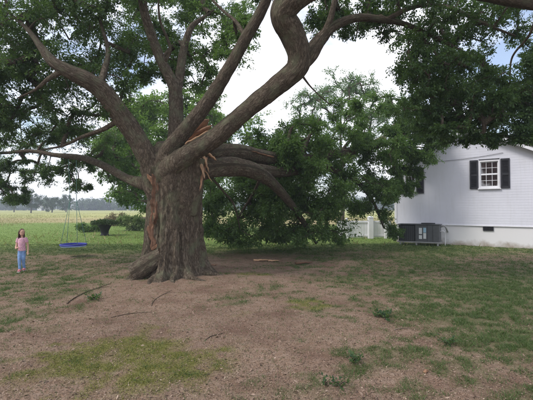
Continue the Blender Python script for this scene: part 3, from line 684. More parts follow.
for s in (-1, 1):
    Mx = Matrix.Translation((HW / 2, 0, PZ + .02)) @ Matrix.Rotation(-s * rs if s < 0 else -rs * s, 4, 'Y')
    Mx = Matrix.Translation((HW / 2, 0, PZ + .02)) @ Matrix.Rotation(rs * s, 4, 'Y')
    bm = bmesh.new(); bx(bm, (s * sl / 2, HD / 2 - .14, .04), (sl, HD + .4, .05), Mx); rf = obj_bm('roof', bm, M['shingle'], house)
    box_obj('rake_board', (s * sl / 2, -.31, -.04), (sl, .03, .15), M['trim'], house, 0, Mx)
    box_obj('soffit', (s * sl / 2, -.15, -.03), (sl - .05, .29, .02), M['trim'], house, 0, Mx)
    box_obj('eave_board', (s * (sl + .012), HD / 2, -.03), (.025, HD, .15), M['trim'], house, 0, Mx)
def window(x0, x1, z0, z1, shut):
    w = empty('window', ((x0 + x1) / 2, 0, z0)); w.parent = house; wd, ht = x1 - x0, z1 - z0
    bm = bmesh.new()
    for cx_, cz, sx, sz in ((-wd / 2 + .03, ht / 2, .06, ht), (wd / 2 - .03, ht / 2, .06, ht), (0, ht - .03, wd - .12, .06), (0, .03, wd - .12, .06)):
        bx(bm, (cx_, .03, cz), (sx, .11, sz))
    obj_bm('frame', bm, M['trim'], w); box_obj('sill', (0, -.045, -.025), (wd + .08, .09, .045), M['trim'], w)
    bm = bmesh.new(); iw = wd - .12
    for k, (a, c_) in enumerate(((.06, ht / 2), (ht / 2, ht - .06))):
        yy = .045 if k else .025
        for cz in (a + .018, c_ - .018): bx(bm, (0, yy, cz), (iw, .022, .036))
        for cx_ in (-iw / 2 + .016, iw / 2 - .016): bx(bm, (cx_, yy, (a + c_) / 2), (.032, .0215, c_ - a - .07))
        for q_ in (1, 2): bx(bm, (-iw / 2 + iw * q_ / 3, yy, (a + c_) / 2), (.018, .018, c_ - a - .07))
        bx(bm, (0, yy, (a + c_) / 2), (iw - .06, .0175, .018))
        for q_ in range(3):
            for r2 in range(2):
                box_obj('pane', (-iw / 2 + iw * (q_ + .5) / 3, yy + .002, a + .02 + (c_ - a - .04) * (r2 + .5) / 2), (iw / 3 - .02, .004, (c_ - a) / 2 - .04), M['glass'], w)
    obj_bm('sash', bm, M['trim'], w)
    n = 40; xs = np.linspace(-iw / 2, iw / 2, n); ys = .080 + .010 * np.sin(xs * 60)
    Vc = np.concatenate([np.stack([xs, ys, np.full(n, .02)], -1), np.stack([xs, ys, np.full(n, ht - .02)], -1)]); k = np.arange(n - 1)
    obj_np('curtain', Vc, np.stack([k, k + 1, k + 1 + n, k + n], -1), M['curtain'], w)
    for sx, sw in shut:
        so = empty('shutter', (sx, 0, z0 - .02)); so.parent = house; sh = ht + .05
        bm = bmesh.new()
        for cx_ in (-sw / 2 + .03, sw / 2 - .03): bx(bm, (cx_, -.034, sh / 2), (.06, .03, sh))
        for cz in (.045, sh * .48, sh - .045): bx(bm, (0, -.034, cz), (sw - .12, .029, .09))
        obj_bm('stile_frame', bm, M['shutter'], so)
        bm = bmesh.new()
        for lo, hi in ((.09, sh * .48 - .045), (sh * .48 + .045, sh - .09)):
            m = int((hi - lo) / .032)
            for q_ in range(m): bx(bm, (0, 0, 0), (sw - .12, .026, .006), Matrix.Translation((0, -.03, lo + (q_ + .5) * (hi - lo) / m)) @ Matrix.Rotation(R(38), 4, 'X'))
        o = obj_bm('louvres', bm, M['shutter'], so); o['kind'] = 'stuff'
        box_obj('backing', (0, -.018, sh / 2), (sw - .1, .004, sh - .06), M['shutter'], so)
window(*WIN[0], [(3.47, .33), (4.66, .34)])
window(*WIN[1], [(.20, .30), (1.17, .33)])
vt = empty('crawl_vent', (4.0, 0, .74)); vt.parent = house
box_obj('vent_hole', (0, -.003, .06), (.36, .02, .15), M['dark'], vt)
bm = bmesh.new()
for cx_, cz, sx, sz in ((-.19, .06, .03, .19), (.19, .06, .03, .19), (0, .145, .35, .02), (0, -.025, .35, .02)): bx(bm, (cx_, -.012, cz), (sx, .03, sz))
for q_ in range(4): bx(bm, (0, -.015, .005 + q_ * .036), (.35, .012, .008))
obj_bm('vent_grille', bm, M['shutter'], vt)
pl = Pile(); xs = np.linspace(1.7, 4.6, 30); tt = np.linspace(0, 1, 30)
pl.tube(np.stack([xs, np.full(30, -.028), 3.93 + .20 * tt - .05 * np.sin(tt * math.pi)], -1), np.full(30, .008), 6); pl.obj('cable', M['shutter'], house)

# ------------------------------------------------------------------ air conditioner
M['ac'] = plain('grey_cabinet_paint', (.085, .09, .095), .5, .2, 4, .4)
M['ac2'] = plain('dark_grille_paint', (.03, .032, .034), .6, .2, 4, .3)
M['sticker_w'] = plain('white_sticker', (.7, .72, .72), .5, .06); M['sticker_b'] = plain('pale_blue_sticker', (.35, .55, .68), .5, .1)
M['steel'] = plain('galvanised_steel', (.35, .35, .35), .45, .2, 5, .5, .6)
ho = Vector((6.56, 18.6, 0)); rot = Matrix.Rotation(RZ, 4, 'Z')
acp = ho + rot @ Vector((1.30, -.80, 0))
ac = empty('air_conditioner', (acp.x, acp.y, float(gz(acp.x, acp.y))), RZ + R(4))
tag(ac, 'grey packaged air conditioner on short legs against the house', 'air conditioner')
box_obj('cabinet', (.36, 0, .57), (1.02, .78, .78), M['ac'], ac, .015)
box_obj('coil_section', (-.52, 0, .56), (.73, .76, .74), M['ac2'], ac, .015)
bm = bmesh.new()
for q_ in range(15): bx(bm, (-.52, -.39, .24 + q_ * .046), (.64, .02, .014))
for q_ in range(8): bx(bm, (-.81 + q_ * .083, -.395, .56), (.012, .022, .68))
o = obj_bm('grille', bm, M['ac'], ac); o['kind'] = 'stuff'
box_obj('top_cap', (0, 0, .975), (1.84, .84, .03), M['ac'], ac, .008)
box_obj('base_rail', (0, 0, .165), (1.86, .82, .05), M['steel'], ac, .006)
for sx in (-.8, -.1, .8):
    for sy in (-.34, .34): box_obj('leg', (sx, sy, .06), (.07, .07, .17), M['steel'], ac)
for x, zc, w, h, mt in ((.08, .68, .13, .28, 'sticker_w'), (.08, .40, .13, .17, 'sticker_w'), (.26, .72, .12, .22, 'sticker_b'), (.26, .46, .12, .26, 'sticker_w')):
    box_obj('label_plate', (x, -.393, zc), (w, .006, h), M[mt], ac)
for x in (-.17, .37, .60): box_obj('panel_seam', (x, -.392, .57), (.012, .008, .75), M['ac2'], ac)
pl = Pile(); pl.tube(spline([(.85, .1, .86), (1.05, .12, .90), (1.13, .2, .7), (1.12, .45, .62), (1.12, .75, .62)], 24), np.full(24, .035), 8); pl.obj('conduit', M['steel'], ac)
pl = Pile(); pl.tube(spline([(.85, -.1, .66), (1.02, -.1, .68), (1.06, .05, .45), (1.06, .1, .02)], 20), np.full(20, .018), 8); pl.obj('drain_pipe', M['trim'], ac)
bm = bmesh.new(); bmesh.ops.create_cone(bm, segments=28, radius1=.3, radius2=.3, depth=.05, cap_ends=True, matrix=Matrix.Translation((.36, 0, 1.012))); obj_bm('fan_guard', bm, M['ac2'], ac)

# ------------------------------------------------------------------ white picket fence behind the fallen limb
fa, fb = at(337, 239, 20.6), at(391, 239, 20.9); fa[2] = fb[2] = 0
fdir = (fb - fa); fl = np.linalg.norm(fdir[:2]); fz = math.atan2(fdir[1], fdir[0])
fence = empty('picket_fence', tuple(fa), fz); tag(fence, 'low white board fence between the fallen limb and the house', 'fence')
M['vinyl'] = plain('white_vinyl', (.78, .78, .81), .4, .08, 3)
n = int(fl / .155); bm = bmesh.new(); bx(bm, (0, 0, .53), (.142, .022, .94)); proto = obj_bm('board', bm, M['vinyl'], fence)
for k in range(n):
    o = proto if k == 0 else link(bpy.data.objects.new('board', proto.data), fence)
    o.location = ((k + .5) * fl / n, 0, 0)
for zc in (.16, .94): box_obj('rail', (fl / 2, -.03, zc), (fl, .04, .09), M['vinyl'], fence, .004)
def post(x, h, w):
    p_ = box_obj('post', (x, -.12, h / 2), (w, w, h), M['vinyl'], fence, .006)
    bm = bmesh.new(); bmesh.ops.create_cone(bm, segments=4, radius1=w * .82, radius2=.01, depth=.09, cap_ends=True, matrix=Matrix.Translation((x, -.12, h + .045)) @ Matrix.Rotation(R(45), 4, 'Z')); obj_bm('cap', bm, M['vinyl'], p_)
    return p_
for px_, h, w in ((346, 1.1, .12), (369.5, 1.2, .26), (384.5, 1.28, .13)):
    post((px_ - 337) / 54 * fl, h, w)

# ------------------------------------------------------------------ disc swing on the low limb
M['blue'] = plain('blue_nylon', (.04, .05, .30), .55, .2, 12); M['rope'] = plain('green_rope', (.16, .30, .26), .8, .3, 20); M['mat'] = plain('pale_blue_mesh', (.22, .30, .5), .8, .3, 30)
sp = at(73.5, 244.5, 13.0); sw = empty('disc_swing', (sp[0], sp[1], float(gz(sp[0], sp[1])))); zr = sp[2] - sw.location.z
tag(sw, 'round blue disc swing hanging by green ropes from the low limb', 'swing')
a = np.linspace(0, 2 * math.pi, 40, endpoint=False)
def ring(rr, rad, zc, name, mat):
    C = np.stack([rr * np.cos(a), rr * np.sin(a), np.full(40, zc)], -1); seg = 10; b_ = np.linspace(0, 2 * math.pi, seg, endpoint=False)
    V = np.stack([(rr + rad * np.cos(b_)[None]) * np.cos(a)[:, None], (rr + rad * np.cos(b_)[None]) * np.sin(a)[:, None], zc + rad * np.sin(b_)[None] + 0 * a[:, None]], -1).reshape(-1, 3)
    i, j = np.meshgrid(np.arange(40), np.arange(seg), indexing='ij')
    f = np.stack([i * seg + j, ((i + 1) % 40) * seg + j, ((i + 1) % 40) * seg + (j + 1) % seg, i * seg + (j + 1) % seg], -1).reshape(-1, 4)
    return obj_np(name, V, f, mat, sw, True)
ring(.41, .032, zr, 'padded_rim', M['blue'])
bm = bmesh.new(); bmesh.ops.create_circle(bm, cap_ends=True, segments=40, radius=.41, matrix=Matrix.Translation((0, 0, zr - .045))); bmesh.ops.solidify(bm, geom=bm.faces[:], thickness=.02); obj_bm('seat', bm, M['mat'], sw)
CB = paths['B'][0]
def on_limb(x): k = np.argmin(np.abs(CB[:, 0] - x)); return CB[k]
for pxt, angs in ((67.5, (2.6, 3.9)), (80.5, (.5, -.8))):
    tp_ = on_limb(at(pxt, 157, 12.7)[0]); tp_l = np.array([tp_[0] - sp[0], tp_[1] - sp[1], tp_[2] - sw.location.z])
    apex = np.array([tp_l[0] * .75, tp_l[1] * .6, zr + 1.55])
    pl = Pile(); pl.tube(np.array([tp_l, (tp_l + apex) / 2, apex]), [.010] * 3, 6); pl.obj('rope', M['rope'], sw)
    for an in angs:
        e = np.array([(.41 * math.cos(an)), .41 * math.sin(an), zr + .035]); pl = Pile(); pl.tube(np.array([apex, (apex + e) / 2, e]), [.008] * 3, 6); pl.obj('rope', M['rope'], sw)

# ------------------------------------------------------------------ girl
def fused(name, pile, mat, parent, vox, it=3):
    t = pile.obj('source', None); md = t.modifiers.new('r', 'REMESH'); md.mode = 'VOXEL'; md.voxel_size = vox
    m2 = t.modifiers.new('s', 'SMOOTH'); m2.factor = .5; m2.iterations = it
    me = bpy.data.meshes.new_from_object(t.evaluated_get(bpy.context.evaluated_depsgraph_get())); bpy.data.objects.remove(t)
    me.name = name; me.materials.clear(); me.materials.append(mat)
    for p_ in me.polygons: p_.use_smooth = True
    return link(bpy.data.objects.new(name, me), parent)
def ell(C, r, n=16, sy=1.0, seg=16):
    C = np.asarray(C, float); cc = spline(C, n); rr = np.interp(np.linspace(0, len(r) - 1, n), np.arange(len(r)), r)
    V, f, uv = tube(cc, rr, seg); 
    if sy != 1: 
        k = np.concatenate([np.repeat(cc[:, 1], seg), cc[[0, -1], 1]]); V[:, 1] = k + (V[:, 1] - k) * sy
    return V, f, uv
def ball(c, r, n=16):
    bm = bmesh.new(); bmesh.ops.create_uvsphere(bm, u_segments=n, v_segments=n // 2 + 2, radius=1); V = np.array([v.co[:] for v in bm.verts]) * np.asarray(r) + np.asarray(c)
    bmesh.ops.triangulate(bm, faces=bm.faces); f = np.array([[v.index for v in g.verts] for g in bm.faces]); bm.free(); return V, [f], None
M['skin'] = plain('skin', (.55, .33, .24), .55, .06, 8); M['hair'] = plain('brown_hair', (.085, .045, .028), .6, .4, 25)
M['jeans'] = plain('light_blue_denim', (.22, .36, .62), .85, .35, 14, bump=1.0); M['shoe'] = plain('pink_canvas', (.62, .22, .24), .7, .15); M['sole'] = plain('white_rubber', (.75, .75, .75), .6, .06)
M['eye'] = plain('dark_eye', (.03, .02, .018), .3, .1); M['lip'] = plain('lip', (.45, .17, .15), .5, .05)
b = NB('pink_print_shirt'); v = b.coord('Object'); vo = b.node('ShaderNodeTexVoronoi'); vo.inputs['Scale'].default_value = 34; b.l(v, vo.inputs['Vector'])
b.col(b.mix(b.ramp(vo.outputs['Distance'], [(.25, (1, 1, 1)), (.42, (0, 0, 0))]), (.66, .38, .44), (.42, .20, .36))); b.rough(.85); b.bump(b.noise(b.coord('Object', (1, 1, .6)), 16, 3, .5, 1.5), 1.0, .03); M['shirt'] = b.m
gp = at(21.5, 271, 10.0); girl = empty('person', (gp[0], gp[1], float(gz(gp[0], gp[1]))), R(14))
girl.scale = (.88, .9, 1)
tag(girl, 'girl in pink shirt and light jeans walking on the grass, head turned to the tree', 'person')
# the figure faces -Y; x is the viewer's right
bd = Pile()
bd.add(*ell([(0, .01, .55), (0, 0, .66), (0, -.005, .78), (0, .005, .87), (0, .01, .915)], [.10, .092, .102, .105, .05], 18, .72))
bd.add(*ell([(0, .01, .88), (0, 0, .96), (.002, -.006, 1.01)], [.036, .034, .036], 8))
HC = np.array([.006, -.012, 1.058])
bd.add(*ball(HC + (0, .006, .012), (.071, .083, .083), 20)); bd.add(*ball(HC + (.006, -.02, -.035), (.052, .056, .056), 16))
hd = np.array([math.sin(.75), -math.cos(.75), .12]); hd /= np.linalg.norm(hd); hs = np.array([math.cos(.75), math.sin(.75), 0])
bd.add(*ball(HC + hd * .082 + (0, 0, -.012), (.011, .012, .014), 10))
for s in (-1, 1): bd.add(*ball(HC + hs * s * .068 + hd * -.005 + (0, 0, -.008), (.010, .014, .02), 10))
ARM = {-1: [(-.105, .005, .885), (-.135, .02, .80), (-.15, .0, .70), (-.135, -.07, .64), (-.085, -.115, .655)], 1: [(.105, .005, .885), (.135, .015, .80), (.158, .02, .70), (.172, -.01, .60), (.18, -.03, .545)]}
for s, A_ in ARM.items():
    bd.add(*ell(A_, [.037, .032, .027, .024, .018], 18))
    w_ = np.array(A_[-1]); dv = w_ - np.array(A_[-2]); dv /= np.linalg.norm(dv); sd_ = np.cross(dv, [0, 1, 0] if s > 0 else [0, 0, 1]); sd_ /= np.linalg.norm(sd_); nv = np.cross(dv, sd_)
    bd.add(*ell([w_, w_ + dv * .025, w_ + dv * .05], [.018, .024, .022], 8, 1, 12))
    for q_, ln in enumerate((.040, .047, .044, .034)):
        o_ = w_ + dv * .048 + sd_ * (q_ - 1.5) * .0115; bd.add(*ell([o_ - dv * .01, o_ + dv * ln * .5 + nv * .003, o_ + dv * ln + nv * .014], [.0068, .0062, .0045], 7, 1, 8))
    o_ = w_ + dv * .018 - sd_ * .02; bd.add(*ell([o_, o_ + dv * .018 - sd_ * .016, o_ + dv * .036 - sd_ * .02 + nv * .008], [.008, .0075, .005], 7, 1, 8))
LEG = {-1: [(-.044, .01, .57), (-.046, -.02, .44), (-.040, -.055, .30), (-.030, -.06, .17), (-.028, -.05, .065)], 1: [(.044, .01, .57), (.046, .01, .44), (.044, .015, .30), (.040, .06, .17), (.042, .10, .075)]}
for s, G_ in LEG.items(): bd.add(*ell(G_, [.054, .050, .038, .034, .026], 20)); e = np.array(G_[-1]); bd.add(*ell([e, e + (0, -.03, -.03), e + (0, -.09, -.04)], [.028, .027, .02], 8, 1, 12))
fused('body', bd, M['skin'], girl, .0048, 2)
st = Pile(); st.add(*ell([(0, .01, .575), (0, 0, .66), (0, -.005, .78), (0, .005, .875), (0, .01, .912)], [.118, .102, .106, .104, .058], 22, .76))
for s, A_ in ARM.items():
    a0, a1 = np.array(A_[0]), np.array(A_[1]); st.add(*ell([a0 - (s * .035, 0, -.005), a0, a0 + (a1 - a0) * .62, a1 + (a1 - a0) * .08], [.042, .046, .047, .05], 12))
fused('shirt', st, M['shirt'], girl, .007, 2)
jn = Pile(); jn.add(*ell([(0, .01, .52), (0, .01, .56), (0, .008, .62)], [.085, .096, .092], 10, .8))
for s, G_ in LEG.items(): jn.add(*ell(G_, [.064, .060, .046, .041, .037], 22))
fused('jeans', jn, M['jeans'], girl, .006, 2)
for s, G_ in LEG.items():
    e = np.array(G_[-1]); sh = Pile(); sh.add(*ell([e + (0, .035, -.03), e + (0, 0, -.022), e + (0, -.045, -.03), e + (0, -.10, -.04)], [.032, .042, .042, .034], 12)); so = fused('shoe', sh, M['shoe'], girl, .006)
    bm = bmesh.new(); bx(bm, (e[0], e[1] - .035, e[2] - .056), (.068, .185, .02), None, .008); obj_bm('sole', bm, M['sole'], so)
hr = Pile(); bk = -hd * .022
hr.add(*ball(HC + bk + (0, 0, .026), (.080, .086, .083), 20))
for q_ in range(15):
    an = math.pi * (.12 + .76 * q_ / 14); o_ = HC + bk + hs * math.cos(an) * .072 - hd * math.sin(an) * .072
    hr.add(*ell([o_ + (0, 0, .03), o_ * (1, 1, 1) + (0, 0, -.05) - hd * .006, o_ + (0, .008, -.13 - .02 * math.sin(q_ * 2.1)) - hd * .004], [.024, .022, .010], 9, 1, 8))
fused('hair', hr, M['hair'], girl, .006, 1)
hl = Pile(); rh = np.random.default_rng(12)
for q_ in range(90):
    an = math.pi * rh.uniform(-.02, 1.02); o_ = HC + bk + hs * math.cos(an) * .083 - hd * math.sin(an) * .086
    hl.tube(spline([HC + bk + (0, 0, .108) + (o_ - HC - bk) * .25, o_ + (0, 0, .04), o_ + (0, 0, -.05) + rh.normal(0, .005, 3), o_ + rh.normal(0, .013, 3) + (0, 0, -.13 - rh.uniform(0, .05))], 9), np.linspace(.005, .0025, 9), 4)
o = hl.obj('hair_strands', M['hair'], girl); o['kind'] = 'stuff'
for s in (-1, 1):
    V, f, _ = ball(HC + hd * .072 + hs * s * .027 + (0, 0, .006), (.009, .009, .007), 10); obj_np('eye', V, f, M['eye'], girl, True)
V, f, _ = ball(HC + hd * .070 + (0, 0, -.045), (.018, .014, .006), 10); obj_np('mouth', V, f, M['lip'], girl, True)

# ------------------------------------------------------------------ log and debris on the ground
def log_thing(name, label, cat, p0, p1, r0, r1, mat_end, moss=False):
    p0 = np.array(p0, float); p1 = np.array(p1, float); root = empty(name, (p0[0], p0[1], float(gz(p0[0], p0[1])))); tag(root, label, cat); org = np.array(root.location)
    C = spline([p0, (p0 + p1) / 2 + (0, 0, .02), p1], 24); pl = Pile(); pl.tube(C, np.linspace(r0, r1, 24), 26, amp=.12, fr=3, caps=False)
    o = pl.obj('bark', M['bark'], None, True, org); o.parent = root; o.location = (0, 0, 0)
    T, N, B = frames(C)
    for k, nm in ((0, 'cut_end'), (-1, 'torn_end')):
        nr, ns = 7, 26; aa = np.linspace(0, 2 * math.pi, ns, endpoint=False); rr = np.linspace(0, 1, nr) * (r0 if k == 0 else r1) * .97
        sgn = -1 if k == 0 else 1
        V = [C[k] + (N[k] * math.cos(t) + B[k] * math.sin(t)) * x + T[k] * sgn * .07 * (noise3(np.array([math.cos(t) * x * 22, math.sin(t) * x * 22, k * 5.])) - .7) for x in rr for t in aa]
        i, j = np.meshgrid(np.arange(nr - 1), np.arange(ns), indexing='ij'); j2 = (j + 1) % ns
        f = np.stack([i * ns + j, i * ns + j2, (i + 1) * ns + j2, (i + 1) * ns + j], -1).reshape(-1, 4)
        obj_np(nm, np.array(V) - org, f, mat_end, root, False, np.array([(math.cos(t) * x * .3, math.sin(t) * x) for x in rr for t in aa]))
    return root
l0, l1 = at(135, 272, 8.6), at(163, 252, 8.62); l0[2] = .20; l1[2] = .62
log_thing('fallen_log', 'short thick bark-covered log leaning against the foot of the split trunk', 'log', l0, l1, .24, .20, M['torn_red'])
def ground_pt(px, py):
    Y = EYE * F / (py - 208); p_ = at(px, 208, Y); p_[2] = float(gz(p_[0], p_[1])); return p_
def stick(label, pa, pb, r0, mat='bark_dead', lift=.0, group=None, bend=.06):
    a, b_ = ground_pt(*pa), ground_pt(*pb); r0 *= .72; a[2] += r0 * .8; b_[2] += r0 * .8 + lift
    n = 14; t = np.linspace(0, 1, n); C = a + (b_ - a) * t[:, None]; ln = np.linalg.norm(b_ - a); pd = np.array([-(b_ - a)[1], (b_ - a)[0], 0]) / ln
    C += pd * (bend * ln * np.sin(t * math.pi * 1.3))[:, None]
    if not lift: C[:, 2] = gz(C[:, 0], C[:, 1]) + r0 * .8
    pl = Pile(); pl.tube(C, np.linspace(r0, r0 * .35, n), 7, amp=.15)
    for k, s in ((5, 1), (9, -1)):
        d = pd * s * .14 * ln + (b_ - a) * .12 + np.array([0, 0, .01]); pl.tube(np.array([C[k], C[k] + d * .5, C[k] + d]), [r0 * .5, r0 * .4, r0 * .2], 5)
    o = pl.obj('stick', M[mat], None, True, a); tag(o, label, 'stick', group or 'sticks fallen on the ground'); return o
stick('long grey stick lying on bare dirt left of the trunk', (68, 305), (108, 286), .018)
stick('thin bent stick lying across the dirt below the trunk', (152, 306), (170, 292), .011)
stick('short dark stick lying on dirt right of the moss patch', (206, 339), (224, 332), .010)
stick('slender pale twig standing up out of the thin grass', (352, 284), (357, 297), .010, lift=.22)
stick('straight stick lying level across the dirt in front of the trunk', (112, 317), (152, 311), .011)
stick('short pale stick lying in thin grass at the centre right', (393, 329), (408, 327), .012, 'bark_pale')
stick('thin twig lying in the grass below the air conditioner', (440, 266), (456, 270), .012, 'bark_pale')
def chip(label, px, py, ln, w, h, ang, mat, tilt, seed, cat='wood piece', group='torn wood pieces on the ground'):
    p_ = ground_pt(px, py); d = np.array([math.cos(ang), math.sin(ang), tilt]); a = p_ - d * ln / 2 + (0, 0, h * .5 + abs(tilt) * ln / 2); b_ = p_ + d * ln / 2 + (0, 0, h * .5 + abs(tilt) * ln / 2)
    o = splinter('wood_piece', a, b_, w, w * .5, h, M[mat], None, p_, seed); o.location = tuple(p_); tag(o, label, cat, group); return o
chip('pale torn wood sliver, left one of the pair right of the trunk', 262, 261, .55, .16, .07, .1, 'torn_pale', .02, 81)
chip('pale torn wood sliver, right one of the pair right of the trunk', 274, 261.5, .35, .12, .06, -.3, 'torn_pale', .05, 82)
chip('curled dark red-brown slab of bark lying right of the pale slivers', 304, 264, .55, .22, .07, .2, 'torn_red', .04, 83)
chip('grey bark chunk beside the foot of the trunk', 207, 271, .36, .2, .1, .7, 'torn_red', .08, 84)
chip('orange splinter lying by the right foot of the trunk', 213, 267, .3, .08, .05, -.5, 'torn', .03, 85)
chip('small pale wood chip in grass at the lower right', 425, 371, .08, .035, .018, .8, 'torn', .03, 86)
def sprig(label, px, py, n, spread, seed, leaf=.085):
    p_ = ground_pt(px, py); root = empty('leafy_sprig', tuple(p_)); tag(root, label, 'leafy sprig', 'green leafy sprigs fallen on the ground'); r = np.random.default_rng(seed)
    pl = Pile(); P_ = []; D_ = []
    for k in range(6):
        an = r.uniform(0, 6.28); e = np.array([math.cos(an) * spread * r.uniform(.5, 1.1), math.sin(an) * spread * .6, r.uniform(.01, .06)]); C = spline([(0, 0, .015), e * .5 + (0, 0, .03), e], 6); pl.tube(C, np.linspace(.005, .002, 6), 5)
        t = r.uniform(.1, 1, n // 3 + 1)[:, None]; P_.append(e * t + r.normal(0, .022, (n // 3 + 1, 3)) + (0, 0, .025)); D_.append(np.repeat((e / np.linalg.norm(e))[None], n // 3 + 1, 0))
    pl.obj('stem', M['bark'], root); P_ = np.concatenate(P_); P_[:, 2] = np.maximum(P_[:, 2], .012)
    V, f = leaves_mesh(P_, np.concatenate(D_), leaf * .8, .5, seed, .05); V[:, 2] = np.maximum(V[:, 2], .006); obj_np('leaves', V, f, M['leaf'], root)
sprig('wide dark green leafy sprig on thin grass, upper one at centre right', 384, 318, 64, .30, 91)
sprig('compact green leafy sprig on dirt, nearest one at lower centre', 355, 361, 44, .13, 92, .06)
sprig('small green leafy sprig at the edge of thin grass, lower centre', 339, 385, 26, .10, 93, .05)
sprig('tiny pair of green leaves on the dirt at bottom centre', 325, 385, 8, .05, 94, .05)
sprig('green leafy sprig lying on the dirt left of the trunk', 97, 301, 28, .13, 95)
sprig('leafy sprig in the thicker grass at right', 445, 343, 36, .16, 96, .06)

# ------------------------------------------------------------------ planter, bush, brush pile beyond the swing
def bushy(name, label, cat, px, py, size, n, mat, leaf, seed, per=20, tw=11, stems=5):
    p_ = ground_pt(px, py); root = empty(name, (p_[0], p_[1], 0)); tag(root, label, cat); r = np.random.default_rng(seed)
    pl = Pile(); nodes = []
    for k in range(stems):
        e = np.array([r.uniform(-.5, .5) * size[0], r.uniform(-.5, .5) * size[1], size[2] * r.uniform(.4, .8)]); C = spline([(e[0] * .3, e[1] * .3, -.02), e * .6, e], 8); nodes.append(C); pl.tube(C, np.linspace(.03, .01, 8), 5)
    pl.obj('stems', M['bark'], root); cls = []
    for k in range(n):
        e = r.normal(0, 1, 3); e /= np.linalg.norm(e); e *= r.uniform(.3, 1) ** .5
        c_ = np.array([e[0] * size[0] * .8, e[1] * size[1] * .8, size[2] * (.5 + .42 * e[2])]); cls.append((c_, np.array([.3, .3, .26]) * size[2]))
    global gz
    keep = gz; gz = lambda x, y: np.zeros(np.shape(x))
    crown(root, nodes, cls, leaf, per, tw, mat, M['bark'], seed + 1, name='foliage', bname='twigs', base_r=.008); gz = keep
    return root
bushy('low_bush', 'low dark green bush beyond the swing, left of the black planter', 'bush', 89, 232, (1.2, .6, .62), 14, M['leaf_fallen'], .13, 201)
bushy('leafy_brush_pile', 'pale green pile of cut leafy branches left of the trunk', 'brush pile', 133, 230.5, (1.5, .8, 1.15), 24, M['leaf_dry'], .14, 205)
bushy('dry_brush_pile', 'reddish brown pile of dead brush behind the black planter', 'brush pile', 117, 226, (1.8, .7, 1.3), 16, M['leaf_brown'], .14, 209, 12, 10)
l0, l1 = ground_pt(136, 226), ground_pt(160, 226); l0[2] = .62; l1[2] = .5
log_thing('cut_log', 'long dark log resting on the pale green brush pile', 'log', l0, l1, .26, .22, M['torn_red'])
M['iron'] = plain('black_iron', (.014, .014, .015), .6, .3)
pp = ground_pt(105, 235.5); urn = empty('planter', (pp[0], pp[1], 0)); tag(urn, 'black flared planter with a flat spreading plant on the lawn', 'planter')
bm = bmesh.new(); prof = [(.0, 0), (.27, 0), (.28, .04), (.22, .10), (.24, .3), (.33, .5), (.40, .62), (.43, .66), (.40, .68), (.36, .62), (.0, .58)]; rings = []
for rr, zc in prof: rings.append([bm.verts.new((max(rr, .004) * math.cos(t), max(rr, .004) * math.sin(t), zc)) for t in np.linspace(0, 2 * math.pi, 24, endpoint=False)])
for k in range(len(rings) - 1):
    for q_ in range(24): bm.faces.new((rings[k][q_], rings[k][(q_ + 1) % 24], rings[k + 1][(q_ + 1) % 24], rings[k + 1][q_]))
obj_bm('pot', bm, M['iron'], urn, True)
r = np.random.default_rng(77); n = 2600; an = r.uniform(0, 6.28, n); s = r.uniform(0, 1, n) ** .6 * .8
P_ = np.stack([np.cos(an) * s, np.sin(an) * s * .8, .70 + .20 * (1 - s) + r.uniform(-.05, .14, n)], -1); V, f = leaves_mesh(P_, np.stack([np.cos(an), np.sin(an), 0 * an + .1], -1), .12, .4, 78, .1)
o = obj_np('foliage', V, f, M['leaf_far'], urn); o['kind'] = 'stuff'
pl = Pile()
for k in range(14):
    a_ = k * .45; pl.tube(spline([(0, 0, .55), (.3 * math.cos(a_), .25 * math.sin(a_), .74), (.9 * math.cos(a_), .7 * math.sin(a_), .76)], 8), np.linspace(.018, .005, 8), 5)
pl.obj('stems', M['bark'], urn)
# tiny white farm building at the edge of the far wood
fb_ = at(44, 207, 240); barn = empty('farm_building', (fb_[0], fb_[1], 0), .3); tag(barn, 'tiny white farm building in front of the far wood', 'building')
box_obj('wall', (0, 0, 1.4), (6.5, 5, 2.8), M['trim'], barn)
bm = bmesh.new(); vv = [bm.verts.new(c_) for c_ in ((-3.5, -2.8, 2.7), (3.5, -2.8, 2.7), (3.5, 2.8, 2.7), (-3.5, 2.8, 2.7), (-3.5, 0, 4.2), (3.5, 0, 4.2))]
for ids in ((0, 1, 5, 4), (2, 3, 4, 5), (0, 4, 3), (1, 2, 5), (0, 3, 2, 1)): bm.faces.new([vv[k] for k in ids])
obj_bm('roof', bm, M['shingle'], barn); box_obj('door', (0, -2.53, 1.1), (1.6, .08, 2.2), M['ac'], barn)

# ------------------------------------------------------------------ grass, moss and litter
def blades(P, h, w, seed, lean=.5):
    r = np.random.default_rng(seed); n = len(P); an = r.uniform(0, 2 * math.pi, n); s = np.stack([np.cos(an), np.sin(an), 0 * an], -1) * (w * .5)[:, None]
    l = r.normal(0, lean, (n, 2)) * h[:, None]; t = P + np.stack([l[:, 0], l[:, 1], h], -1)
    V = np.stack([P - s, P + s, t], 1).reshape(-1, 3); return V, (np.arange(n) * 3)[:, None] + np.array([[0, 1, 2]])
def scatter(n, y0, y1, seed, pw=1.0, wide=.80):
    """random points over the yard, thinning with distance, reaching well past both sides of the view"""
    r = np.random.default_rng(seed); n2 = int(n * .3)
    y = y0 * (y1 / y0) ** r.uniform(0, 1, n); x = r.uniform(-1, 1, n) * (wide * y + .5)
    ya = y0 * .45; y2 = ya * (y1 / ya) ** (r.uniform(0, 1, n2) ** .8); x2 = r.uniform(-1, 1, n2) * (1.35 * y2 + 4)
    k = (np.abs(x2) > wide * y2 + .5) | (y2 < y0); x = np.concatenate([x, x2[k]]); y = np.concatenate([y, y2[k]]); return x, y, r
